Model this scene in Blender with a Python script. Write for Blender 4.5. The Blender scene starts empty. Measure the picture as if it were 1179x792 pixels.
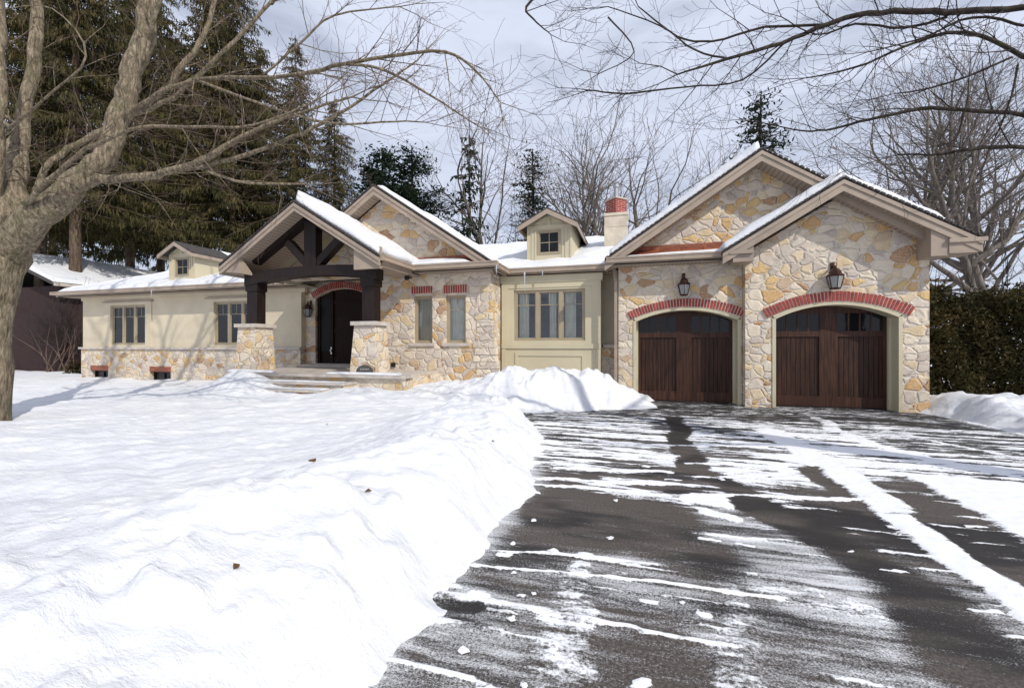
import bpy, math, random
import numpy as np
from mathutils import Vector
rnd = random.Random(7)
# ------------------------------------------------------------------ camera, sky, sun
S = bpy.context.scene
COL = S.collection
TH = math.radians(16.1); CT, ST = math.cos(TH), math.sin(TH)
CAMZ = 1.5
cam = bpy.data.objects.new('camera', bpy.data.cameras.new('camera')); COL.objects.link(cam)
cam.location = (0, 0, CAMZ); cam.rotation_euler = (math.radians(90), 0, TH)
cam.data.sensor_width = 36; cam.data.lens = 36*500/1179; cam.data.shift_y = -2/1179*-1
cam.data.clip_start = .05; cam.data.clip_end = 3000
S.camera = cam
SUN = Vector((.80, -.56, .77)).normalized()
EL = math.asin(SUN.z)
AZ = math.atan2(SUN.x, SUN.y)
W = bpy.data.worlds.new('World'); S.world = W; W.use_nodes = True
def world():
    nt = W.node_tree; N = nt.nodes; L = nt.links; N.clear()
    out = N.new('ShaderNodeOutputWorld'); bg = N.new('ShaderNodeBackground'); bg.inputs[1].default_value = .092
    sky = N.new('ShaderNodeTexSky'); sky.sky_type = 'NISHITA'; sky.sun_disc = False
    sky.sun_elevation = EL; sky.sun_rotation = AZ; sky.air_density = 1.0; sky.dust_density = .5; sky.ozone_density = 2.5
    tc = N.new('ShaderNodeTexCoord'); mp = N.new('ShaderNodeMapping'); mp.inputs['Scale'].default_value = (1.0, 1.6, 4.2)
    mp.inputs['Rotation'].default_value = (0.15, .2, .5)
    L.new(tc.outputs['Generated'], mp.inputs[0])
    n = N.new('ShaderNodeTexNoise'); n.inputs['Scale'].default_value = 1.5; n.inputs['Detail'].default_value = 7; n.inputs['Roughness'].default_value = .55
    n.inputs['Distortion'].default_value = .5
    L.new(mp.outputs[0], n.inputs[0])
    r = N.new('ShaderNodeMapRange'); r.interpolation_type = 'SMOOTHSTEP'
    r.inputs[1].default_value = .30; r.inputs[2].default_value = .62; r.inputs[3].default_value = .50; r.inputs[4].default_value = 1.0
    L.new(n.outputs['Fac'], r.inputs[0])
    mx = N.new('ShaderNodeMix'); mx.data_type = 'RGBA'; mx.inputs[7].default_value = (10.3, 11.1, 13.4, 1)
    L.new(r.outputs[0], mx.inputs[0]); L.new(sky.outputs[0], mx.inputs[6]); L.new(mx.outputs[2], bg.inputs[0]); L.new(bg.outputs[0], out.inputs[0])
world()
sd = bpy.data.lights.new('sun', 'SUN'); sd.energy = 4.5; sd.angle = math.radians(.55); sd.color = (1, .945, .86)
so = bpy.data.objects.new('sun', sd); COL.objects.link(so); so.rotation_euler = SUN.to_track_quat('Z', 'Y').to_euler()
S.view_settings.view_transform = 'Standard'; S.view_settings.look = 'None'; S.view_settings.exposure = -0.36; S.view_settings.gamma = 1

# ------------------------------------------------------------------ helpers
def at(x, y, d):
    """world point seen at photo pixel x, y at forward distance d"""
    t = (x-589.5)/500
    return (d*(-ST+CT*t), d*(CT+ST*t), CAMZ+(398-y)/500*d)

class MB:
    def __init__(s): s.v = []; s.f = []; s.m = []; s.mi = 0
    def add(s, vs, fs):
        b = len(s.v); s.v.extend(vs)
        for f in fs: s.f.append(tuple(b+i for i in f)); s.m.append(s.mi)
    def hexa(s, p):   # p: 4 bottom then 4 top, ccw
        s.add(p, [(3,2,1,0),(4,5,6,7),(0,1,5,4),(1,2,6,5),(2,3,7,6),(3,0,4,7)])
    def box(s, x0, x1, y0, y1, z0, z1):
        s.hexa([(x0,y0,z0),(x1,y0,z0),(x1,y1,z0),(x0,y1,z0),(x0,y0,z1),(x1,y0,z1),(x1,y1,z1),(x0,y1,z1)])
    def bar(s, a, b, w, h, up=(0,0,1)):
        a = Vector(a); b = Vector(b); d = (b-a).normalized(); u = Vector(up); r = d.cross(u).normalized(); u = r.cross(d)
        P = []
        for q in (a, b):
            P.append([tuple(q-r*w/2-u*h/2), tuple(q+r*w/2-u*h/2), tuple(q+r*w/2+u*h/2), tuple(q-r*w/2+u*h/2)])
        s.hexa(P[0]+P[1])
    def slab(s, q, th):   # quad q (4 pts) extruded down by th
        s.hexa([(x,y,z-th) for x,y,z in q]+[tuple(p) for p in q])
    def prism_y(s, poly, y0, y1):   # poly of (x,z)
        n = len(poly)
        s.add([(x,y0,z) for x,z in poly]+[(x,y1,z) for x,z in poly],
              [tuple(range(n))[::-1] and tuple(range(n)), tuple(range(2*n-1,n-1,-1))]+[(i,(i+1)%n,n+(i+1)%n,n+i)[::-1] for i in range(n)])
    def tube(s, pts, rad, n=6, cap=True, rj=0.):
        pts = [Vector(p) for p in pts]; b = len(s.v); k = len(pts)
        pr = None
        for i, p in enumerate(pts):
            d = (pts[min(i+1,k-1)]-pts[max(i-1,0)])
            if d.length < 1e-6: d = Vector((0,0,1))
            d.normalize()
            if pr is None:
                pr = d.orthogonal().normalized()
            else:
                pr = pr-d*pr.dot(d)
                pr = pr.normalized() if pr.length > 1e-4 else d.orthogonal().normalized()
            q = d.cross(pr)
            for j in range(n):
                a = 2*math.pi*j/n
                rr_ = rad[i]*(1+rj*(.5*math.sin(3*a+i*.45)+.35*math.sin(5*a-i*.6+2)+.3*math.sin(2*a+i*.9+1))) if rj else rad[i]
                c = p+(pr*math.cos(a)+q*math.sin(a))*rr_
                s.v.append((c.x,c.y,c.z))
        for i in range(k-1):
            for j in range(n):
                s.f.append((b+i*n+j, b+i*n+(j+1)%n, b+(i+1)*n+(j+1)%n, b+(i+1)*n+j)); s.m.append(s.mi)
        if cap:
            s.f.append(tuple(b+j for j in range(n))[::-1]); s.m.append(s.mi)
            s.f.append(tuple(b+(k-1)*n+j for j in range(n))); s.m.append(s.mi)
    def lathe(s, c, prof, n=12, ph=0):   # prof (r,z)
        b = len(s.v)
        for r, z in prof:
            for j in range(n):
                a = 2*math.pi*j/n+ph; s.v.append((c[0]+r*math.cos(a), c[1]+r*math.sin(a), c[2]+z))
        for i in range(len(prof)-1):
            for j in range(n):
                s.f.append((b+i*n+j, b+i*n+(j+1)%n, b+(i+1)*n+(j+1)%n, b+(i+1)*n+j)); s.m.append(s.mi)
        s.f.append(tuple(b+j for j in range(n))[::-1]); s.m.append(s.mi)
        s.f.append(tuple(b+(len(prof)-1)*n+j for j in range(n))); s.m.append(s.mi)
    def build(s, name, mat, parent=None, smooth=False, off=None):
        me = bpy.data.meshes.new(name)
        o = off
        if o is None and parent is not None:
            o = Vector(parent.location)
            if parent.parent: o = o+Vector(parent.parent.location)
        V = s.v if o is None else [(x-o[0], y-o[1], z-o[2]) for x,y,z in s.v]
        me.from_pydata(V, [], s.f)
        for m in (mat if isinstance(mat, (list,tuple)) else [mat]): me.materials.append(m)
        me.polygons.foreach_set('material_index', s.m)
        if smooth: me.polygons.foreach_set('use_smooth', [True]*len(s.f))
        me.update()
        ob = bpy.data.objects.new(name, me); COL.objects.link(ob)
        if parent is not None: ob.parent = parent
        elif off is not None: ob.location = off
        return ob
def tag(o, label=None, cat=None, group=None, kind=None):
    if label: o['label'] = label
    if cat: o['category'] = cat
    if group: o['group'] = group
    if kind: o['kind'] = kind
    return o
def thing(name, label, cat, loc, group=None):
    o = bpy.data.objects.new(name, None); COL.objects.link(o); o.location = loc; o.empty_display_size = .1
    return tag(o, label, cat, group)
def copy_tree(o, parent=None):
    c = o.copy(); COL.objects.link(c)
    if parent: c.parent = parent
    for ch in list(o.children): copy_tree(ch, c)
    return c

def vnoise(x, y, seed=0):
    xi = np.floor(x).astype(np.int64); yi = np.floor(y).astype(np.int64); xf = x-xi; yf = y-yi
    xf = xf*xf*(3-2*xf); yf = yf*yf*(3-2*yf)
    def h(a, b):
        n = (a*374761393+b*668265263+seed*1442695041) & 0x7fffffff
        n = ((n ^ (n >> 13))*1274126177) & 0x7fffffff
        return ((n ^ (n >> 16)) & 0xffff)/65535.
    return (h(xi,yi)*(1-xf)+h(xi+1,yi)*xf)*(1-yf)+(h(xi,yi+1)*(1-xf)+h(xi+1,yi+1)*xf)*yf
def fbm(x, y, seed=0, o=4, g=.5):
    s = 0; a = 1; t = 0
    for i in range(o): s = s+a*vnoise(x*2**i+i*17.3, y*2**i+i*9.1, seed+i); t += a; a *= g
    return s/t
def sst(a, b, x):
    t = np.clip((x-a)/(b-a), 0, 1); return t*t*(3-2*t)

# ------------------------------------------------------------------ materials
class NT:
    def __init__(s, name):
        s.mat = bpy.data.materials.new(name); s.mat.use_nodes = True; s.t = s.mat.node_tree
        s.p = s.t.nodes['Principled BSDF']; s.tc = s.t.nodes.new('ShaderNodeTexCoord')
    def n(s, ty, **k):
        nd = s.t.nodes.new(ty)
        for a, v in k.items():
            if a.startswith('i_'): nd.inputs[a[2:].replace('_', ' ')].default_value = v
            else: setattr(nd, a, v)
        return nd
    def l(s, a, b): s.t.links.new(a, b)
    def coord(s, scale=(1,1,1), rot=(0,0,0)):
        m = s.n('ShaderNodeMapping'); m.inputs['Scale'].default_value = scale; m.inputs['Rotation'].default_value = rot
        s.l(s.tc.outputs['Object'], m.inputs[0]); return m.outputs[0]
    def noise(s, scale, detail=4, rough=.5, vec=None, dist=0):
        nd = s.n('ShaderNodeTexNoise', i_Scale=scale, i_Detail=detail, i_Roughness=rough, i_Distortion=dist)
        s.l(vec or s.tc.outputs['Object'], nd.inputs['Vector']); return nd.outputs['Fac']
    def ramp(s, fac, stops, interp='LINEAR'):
        r = s.n('ShaderNodeValToRGB'); r.color_ramp.interpolation = interp; e = r.color_ramp.elements
        while len(e) > 1: e.remove(e[-1])
        e[0].position = stops[0][0]; e[0].color = (*stops[0][1], 1)
        for p, c in stops[1:]: q = e.new(p); q.color = (*c, 1)
        s.l(fac, r.inputs[0]); return r.outputs[0]
    def mix(s, f, a, b, mode='MIX'):
        m = s.n('ShaderNodeMix', data_type='RGBA', blend_type=mode)
        for k, v in ((0, f), (6, a), (7, b)):
            if isinstance(v, (int, float)): m.inputs[k].default_value = v
            elif isinstance(v, tuple): m.inputs[k].default_value = (*v, 1)
            else: s.l(v, m.inputs[k])
        return m.outputs[2]
    def math(s, op, a, b=0, c=None):
        m = s.n('ShaderNodeMath', operation=op)
        for k, v in enumerate((a, b) if c is None else (a, b, c)):
            if isinstance(v, (int, float)): m.inputs[k].default_value = v
            else: s.l(v, m.inputs[k])
        return m.outputs[0]
    def rng(s, f, a, b, c, d, smooth=True):
        m = s.n('ShaderNodeMapRange'); m.interpolation_type = 'SMOOTHSTEP' if smooth else 'LINEAR'
        for k, v in enumerate((a, b, c, d)): m.inputs[k+1].default_value = v
        s.l(f, m.inputs[0]); return m.outputs[0]
    def bump(s, h, strength=.5, dist=.02, normal=None):
        b = s.n('ShaderNodeBump'); b.inputs['Strength'].default_value = strength; b.inputs['Distance'].default_value = dist
        s.l(h, b.inputs['Height'])
        if normal is not None: s.l(normal, b.inputs['Normal'])
        s.l(b.outputs[0], s.p.inputs['Normal']); return b.outputs[0]
    def base(s, c):
        if isinstance(c, tuple): s.p.inputs['Base Color'].default_value = (*c, 1)
        else: s.l(c, s.p.inputs['Base Color'])
    def set(s, rough=.7, metal=0, spec=None):
        s.p.inputs['Roughness'].default_value = rough; s.p.inputs['Metallic'].default_value = metal
        if spec is not None: s.p.inputs['Specular IOR Level'].default_value = spec
        return s.mat
M = {}
def plain(name, c, rough=.7, metal=0, var=.25, sc=3., bump=.0, bs=30):
    t = NT(name); n = t.noise(sc, 6, .6)
    t.base(t.mix(t.rng(n, .3, .7, 0, 1), tuple(x*(1-var) for x in c), tuple(min(1, x*(1+var)) for x in c)))
    if bump: t.bump(t.noise(bs, 5, .6), bump, .01)
    M[name] = t.set(rough, metal); return M[name]
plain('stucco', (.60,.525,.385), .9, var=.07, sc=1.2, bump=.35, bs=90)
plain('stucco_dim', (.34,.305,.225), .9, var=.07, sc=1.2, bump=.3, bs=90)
plain('panel', (.53,.475,.335), .6, var=.05, sc=1)
plain('fascia', (.34,.27,.21), .55, var=.12, sc=2)
plain('ledge', (.50,.45,.40), .8, var=.14, sc=4, bump=.4, bs=25)
plain('limestone', (.60,.53,.42), .85, var=.16, sc=3, bump=.5, bs=20)
plain('black_metal', (.018,.015,.015), .4, .3)
plain('bronze', (.06,.028,.022), .45, .6)
plain('steel', (.5,.5,.5), .35, .9, var=.1)
plain('copper', (.30,.10,.055), .5, .35, var=.3, sc=5, bump=.3, bs=8)
plain('shingle', (.055,.048,.045), .9, var=.4, sc=12, bump=.5, bs=60)
plain('brick', (.30,.05,.035), .85, var=.35, sc=9, bump=.4, bs=60)
plain('mortar', (.66,.57,.50), .95, var=.1, bump=.4, bs=60)
plain('curtain', (.72,.72,.64), .9, var=.1)
plain('inside', (.12,.10,.08), .95)
plain('winframe', (.34,.28,.19), .5, var=.06)
plain('slate', (.06,.06,.055), .7, var=.4, sc=20, bump=.4)
plain('concrete', (.33,.31,.29), .9, var=.15, sc=3, bump=.3, bs=30)
def m_soffit():
    t = NT('soffit'); w = t.n('ShaderNodeTexWave', i_Scale=3.4, i_Distortion=0.); w.bands_direction = 'X'
    t.l(t.tc.outputs['Object'], w.inputs['Vector'])
    t.base(t.mix(t.rng(w.outputs['Fac'], 0, .18, 0, 1), (.17,.13,.10), (.36,.29,.23))); M['soffit'] = t.set(.6)
    t = NT('soffit_y'); w = t.n('ShaderNodeTexWave', i_Scale=3.4, i_Distortion=0.); w.bands_direction = 'Y'
    t.l(t.tc.outputs['Object'], w.inputs['Vector'])
    t.base(t.mix(t.rng(w.outputs['Fac'], 0, .18, 0, 1), (.17,.13,.10), (.36,.29,.23))); M['soffit_y'] = t.set(.6)
m_soffit()
def m_stone(name, scale=2.7, shift=0):
    t = NT(name)
    m = t.n('ShaderNodeMapping'); m.inputs['Scale'].default_value = (.85, .85, 1.12); m.inputs['Location'].default_value = (shift, shift*.7, shift*.3)
    t.l(t.tc.outputs['Object'], m.inputs[0])
    nz = t.n('ShaderNodeTexNoise', i_Scale=1.6, i_Detail=2.); t.l(m.outputs[0], nz.inputs['Vector'])
    vm = t.n('ShaderNodeVectorMath', operation='SCALE'); vm.inputs['Scale'].default_value = .42; t.l(nz.outputs['Color'], vm.inputs[0])
    va = t.n('ShaderNodeVectorMath', operation='ADD'); t.l(m.outputs[0], va.inputs[0]); t.l(vm.outputs[0], va.inputs[1])
    nz2 = t.n('ShaderNodeTexNoise', i_Scale=14., i_Detail=3.); t.l(m.outputs[0], nz2.inputs['Vector'])
    vm2 = t.n('ShaderNodeVectorMath', operation='SCALE'); vm2.inputs['Scale'].default_value = .045; t.l(nz2.outputs['Color'], vm2.inputs[0])
    vb = t.n('ShaderNodeVectorMath', operation='ADD'); t.l(va.outputs[0], vb.inputs[0]); t.l(vm2.outputs[0], vb.inputs[1])
    v1 = t.n('ShaderNodeTexVoronoi', feature='F1', i_Scale=scale, i_Randomness=.85); t.l(vb.outputs[0], v1.inputs['Vector'])
    v2 = t.n('ShaderNodeTexVoronoi', feature='DISTANCE_TO_EDGE', i_Scale=scale, i_Randomness=.85); t.l(vb.outputs[0], v2.inputs['Vector'])
    sep = t.n('ShaderNodeSeparateColor'); t.l(v1.outputs['Color'], sep.inputs[0])
    c = t.ramp(sep.outputs[0], [(0,(.63,.56,.48)), (.13,(.71,.62,.49)), (.26,(.55,.48,.41)), (.38,(.75,.66,.52)), (.50,(.65,.56,.47)), (.60,(.70,.57,.38)),
               (.68,(.50,.43,.37)), (.74,(.66,.52,.32)), (.80,(.60,.37,.15)), (.87,(.54,.40,.26)), (.91,(.66,.45,.19)), (.96,(.42,.24,.12))], 'CONSTANT')
    n1 = t.noise(5, 6, .65); n2 = t.noise(28, 5, .7)
    c = t.mix(t.rng(n1, .35, .68, 0, .75), c, t.mix(1., c, (.80,.76,.72), 'MULTIPLY'))
    c = t.mix(t.rng(n2, .45, .62, 0, .4), c, (.68,.63,.56))
    c = t.mix(t.rng(t.noise(3.3, 3, .6), .58, .70, 0, .40), c, (.58,.45,.28))
    edge = t.rng(v2.outputs['Distance'], .010, .028, 0, 1)
    c = t.mix(edge, t.mix(n2, (.52,.46,.40), (.72,.65,.56)), c)
    t.base(c)
    h = t.math('MULTIPLY', t.rng(v2.outputs['Distance'], .01, .13, 0, 1), t.math('ADD', t.math('MULTIPLY', sep.outputs[1], .6), .55))
    h = t.math('ADD', h, t.math('MULTIPLY', n1, .75)); h = t.math('ADD', h, t.math('MULTIPLY', n2, .45))
    t.bump(h, .75, .036)
    M[name] = t.set(.88, spec=.25)
m_stone('stone', 4.1); m_stone('stone_small', 4.5, 11.)
def m_wood(name, dark, light, planks=None):
    t = NT(name); n = t.noise(3, 6, .6, t.coord((9, 9, .55))); n2 = t.noise(.9, 3, .5)
    c = t.mix(t.rng(n, .3, .72, 0, 1), dark, light)
    c = t.mix(t.rng(n2, .4, .7, 0, .5), c, dark)
    if planks:
        w = t.n('ShaderNodeTexWave', i_Scale=planks, i_Distortion=0.); w.bands_direction = 'X'; t.l(t.tc.outputs['Object'], w.inputs['Vector'])
        g = t.rng(w.outputs['Fac'], 0, .07, 0, 1); c = t.mix(g, tuple(x*.3 for x in dark), c)
        t.bump(t.math('ADD', g, t.math('MULTIPLY', n, .2)), .7, .012)
    else: t.bump(n, .4, .01)
    t.base(c); M[name] = t.set(.5, spec=.25)
m_wood('garage_wood', (.028,.012,.008), (.085,.036,.022))
m_wood('garage_planks', (.020,.009,.006), (.070,.029,.018), 3.1)
m_wood('timber', (.010,.006,.005), (.024,.014,.012))
m_wood('door_wood', (.010,.005,.004), (.028,.013,.010)); M['door_wood'].node_tree.nodes['Principled BSDF'].inputs['Specular IOR Level'].default_value = .12; M['door_wood'].node_tree.nodes['Principled BSDF'].inputs['Roughness'].default_value = .6
def m_bark(name, a, b, c3, sc=1.):
    t = NT(name); n = t.noise(6*sc, 8, .7, t.coord((1.5,1.5,.35)), .6); n2 = t.noise(1.6*sc, 4, .6)
    c = t.ramp(n, [(.32, a), (.5, b), (.66, c3)]); c = t.mix(t.rng(n2, .5, .72, 0, .55), c, (.10,.105,.045))
    t.base(c); t.bump(n, 1., .06/sc); M[name] = t.set(.95, spec=.15)
m_bark('bark_maple', (.04,.032,.023), (.19,.155,.108), (.38,.315,.225), 2.6)
m_bark('bark_dark', (.018,.014,.012), (.045,.036,.03), (.085,.07,.06), 2)
m_bark('bark_grey', (.06,.05,.045), (.14,.12,.105), (.23,.20,.18), 1)
m_bark('bark_spruce', (.045,.03,.022), (.12,.085,.062), (.20,.15,.11), 1)
plain('twig', (.115,.075,.058), .9, var=.35, sc=2)
plain('twig_dark', (.035,.027,.024), .9, var=.3, sc=2)
plain('twig_red', (.12,.06,.05), .9, var=.35, sc=2)
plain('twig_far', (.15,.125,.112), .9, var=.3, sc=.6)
def m_leaf(name, a, b, c3, sc=.9):
    t = NT(name); n = t.noise(sc, 3, .6); n2 = t.noise(9, 3, .6)
    c = t.ramp(t.math('ADD', t.math('MULTIPLY', n, .6), t.math('MULTIPLY', n2, .4)), [(.36, a), (.5, b), (.62, c3)])
    t.base(c); t.set(.8, spec=.15)
    tr = t.n('ShaderNodeBsdfTranslucent'); t.l(c, tr.inputs[0]); ms = t.n('ShaderNodeMixShader'); ms.inputs[0].default_value = .25
    t.l(t.p.outputs[0], ms.inputs[1]); t.l(tr.outputs[0], ms.inputs[2]); t.l(ms.outputs[0], t.t.nodes['Material Output'].inputs[0]); M[name] = t.mat
m_leaf('needles', (.026,.028,.012), (.075,.070,.027), (.15,.115,.05))
m_leaf('needles_blue', (.010,.020,.013), (.024,.042,.024), (.045,.065,.035))
m_leaf('hedge_leaf', (.022,.021,.009), (.052,.046,.017), (.105,.074,.030), 1.6)
m_leaf('dead_leaf', (.10,.05,.02), (.16,.09,.04), (.2,.12,.05))
def m_snow(name='snow', bs=1.):
    t = NT(name); n = t.noise(2.2, 7, .62); n2 = t.noise(26*bs, 6, .7)
    t.base(t.mix(t.rng(n, .3, .7, 0, 1), (.66,.68,.72), (.76,.765,.775)))
    h = t.math('ADD', t.math('MULTIPLY', n, .5), t.math('MULTIPLY', n2, .12))
    h = t.math('ADD', h, t.math('MULTIPLY', t.noise(6, 6, .68, t.coord((.55, 1.8, 1), (0, 0, .5))), .5))
    t.bump(h, .6, .11); t.p.inputs['Subsurface Weight'].default_value = 0
    M[name] = t.set(.75, spec=.3)
m_snow()
plain('snow_chunk', (.76,.77,.79), .8, var=.03)
def m_asphalt():
    t = NT('asphalt')
    at_ = t.n('ShaderNodeAttribute', attribute_name='cover'); sp = t.n('ShaderNodeSeparateColor'); t.l(at_.outputs['Color'], sp.inputs[0])
    thick, dust, tan = sp.outputs[0], sp.outputs[1], sp.outputs[2]
    fine = t.noise(55, 4, .75); fine2 = t.noise(190, 2, .6, t.coord((.55,1,1))); mid = t.noise(7, 6, .7, t.coord((.5,1.3,1)))
    a = t.mix(t.rng(t.noise(160, 2, .5), .4, .65, 0, 1), (.017,.0155,.0148), (.043,.038,.035))
    a = t.mix(t.rng(t.noise(1.4, 5, .6), .4, .7, 0, .6), a, (.014,.012,.012))
    a = t.mix(t.math('MULTIPLY', tan, t.rng(fine, .4, .6, .3, .85)), a, (.125,.106,.092))
    rag = t.noise(3.2, 7, .72, t.coord((.6, 4.2, 1)), .3)
    # snow: thick deposits with ragged edges, plus a dusting of grains
    k1 = t.rng(t.math('ADD', thick, t.math('MULTIPLY', t.math('SUBTRACT', t.math('ADD', t.math('ADD', t.math('MULTIPLY', mid, .35), t.math('MULTIPLY', rag, .4)), t.math('MULTIPLY', fine, .25)), .5), 2.6)), .42, .62, 0, 1)
    g = t.math('ADD', t.math('MULTIPLY', fine2, .55), t.math('MULTIPLY', fine, .45))
    d2 = t.math('ADD', t.math('SUBTRACT', dust, 1.0), t.math('MULTIPLY', t.math('SUBTRACT', rag, .5), 1.9))
    k2 = t.rng(t.math('ADD', t.math('MULTIPLY', t.math('SUBTRACT', g, .5), 3.2), d2), -.70, .10, 0, .82)
    k = t.math('MAXIMUM', k1, k2)
    t.base(t.mix(k, a, t.mix(mid, (.76,.78,.82), (.88,.885,.90))))
    r = t.n('ShaderNodeMapRange'); r.inputs[3].default_value = .62; r.inputs[4].default_value = .8; t.l(k, r.inputs[0]); t.l(r.outputs[0], t.p.inputs['Roughness'])
    h = t.math('ADD', t.math('MULTIPLY', k, 1.), t.math('MULTIPLY', fine, .5)); t.bump(h, .7, .012)
    t.p.inputs['Specular IOR Level'].default_value = .3
    M['asphalt'] = t.mat
m_asphalt()
def m_glass():
    t = NT('glass'); t.p.inputs['Base Color'].default_value = (.02,.025,.03,1); t.p.inputs['Roughness'].default_value = .03
    tr = t.n('ShaderNodeBsdfTransparent'); tr.inputs[0].default_value = (.95,.95,.93,1)
    gl = t.n('ShaderNodeBsdfGlossy', i_Roughness=.02); gl.inputs[0].default_value = (.9,.93,.95,1)
    fr = t.n('ShaderNodeFresnel', i_IOR=1.6); ms = t.n('ShaderNodeMixShader')
    nb = t.n('ShaderNodeBump'); nb.inputs['Strength'].default_value = .08; nb.inputs['Distance'].default_value = .05
    t.l(t.noise(1.5, 2, .5), nb.inputs['Height']); t.l(nb.outputs[0], gl.inputs['Normal'])
    f = t.math('MULTIPLY', fr.outputs[0], 1.15)
    t.l(f, ms.inputs[0]); t.l(tr.outputs[0], ms.inputs[1]); t.l(gl.outputs[0], ms.inputs[2]); t.l(ms.outputs[0], t.t.nodes['Material Output'].inputs[0]); M['glass'] = t.mat
    t = NT('dark_glass'); t.p.inputs['Base Color'].default_value = (.008,.009,.010,1); t.p.inputs['Roughness'].default_value = .04
    t.p.inputs['Specular IOR Level'].default_value = .35; t.bump(t.noise(2.5, 2, .5), .05, .05); M['dark_glass'] = t.mat
    t = NT('leaded_glass'); t.p.inputs['Base Color'].default_value = (.008,.008,.008,1); t.set(.35, spec=.12); t.bump(t.noise(30, 2, .5), .4, .01); M['leaded_glass'] = t.mat
    t = NT('ice'); t.p.inputs['Base Color'].default_value = (.8,.85,.9,1); t.p.inputs['Roughness'].default_value = .1; t.p.inputs['Transmission Weight'].default_value = .6; M['ice'] = t.mat
    t = NT('lamp_glass'); t.p.inputs['Base Color'].default_value = (.33,.34,.33,1); t.p.inputs['Roughness'].default_value = .15; t.p.inputs['Alpha'].default_value = .75; M['lamp_glass'] = t.mat
m_glass()
def m_redbrick():
    t = NT('far_brick'); b = t.n('ShaderNodeTexBrick', i_Scale=4.); b.inputs['Color1'].default_value = (.030,.009,.008,1); b.inputs['Color2'].default_value = (.022,.008,.007,1)
    b.inputs['Mortar'].default_value = (.04,.018,.018,1); m = t.coord((1,1,1), (math.pi/2, 0, math.pi/2)); t.l(m, b.inputs['Vector']); t.base(b.outputs[0]); M['far_brick'] = t.set(.9)
m_redbrick()

# ------------------------------------------------------------------ ground (snow) and driveway
def axis(parts):
    out = []
    for a, b, st in parts:
        out.extend(np.arange(a, b-1e-6, st))
    out.append(parts[-1][1]); return np.array(out)
def grid_mesh(name, X, Y, Z, mat, col=None):
    ny, nx = Z.shape
    v = np.stack([np.broadcast_to(X[None,:], Z.shape), np.broadcast_to(Y[:,None], Z.shape), Z], -1).reshape(-1,3)
    i = np.arange(ny*nx).reshape(ny,nx)
    f = np.stack([i[:-1,:-1], i[:-1,1:], i[1:,1:], i[1:,:-1]], -1).reshape(-1,4)
    me = bpy.data.meshes.new(name); me.vertices.add(len(v)); me.vertices.foreach_set('co', v.ravel().astype(np.float32))
    me.loops.add(f.size); me.loops.foreach_set('vertex_index', f.ravel().astype(np.int32))
    me.polygons.add(len(f)); me.polygons.foreach_set('loop_start', np.arange(0, f.size, 4, dtype=np.int32)); me.polygons.foreach_set('loop_total', np.full(len(f), 4, np.int32))
    me.polygons.foreach_set('use_smooth', np.ones(len(f), bool))
    me.update(calc_edges=True)
    if col is not None:
        ca = me.color_attributes.new('cover', 'FLOAT_COLOR', 'POINT')
        c = np.concatenate([col.reshape(-1,3), np.ones((len(v),1))], 1).astype(np.float32); ca.data.foreach_set('color', c.ravel())
    me.materials.append(mat); o = bpy.data.objects.new(name, me); COL.objects.link(o); return o
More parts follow.
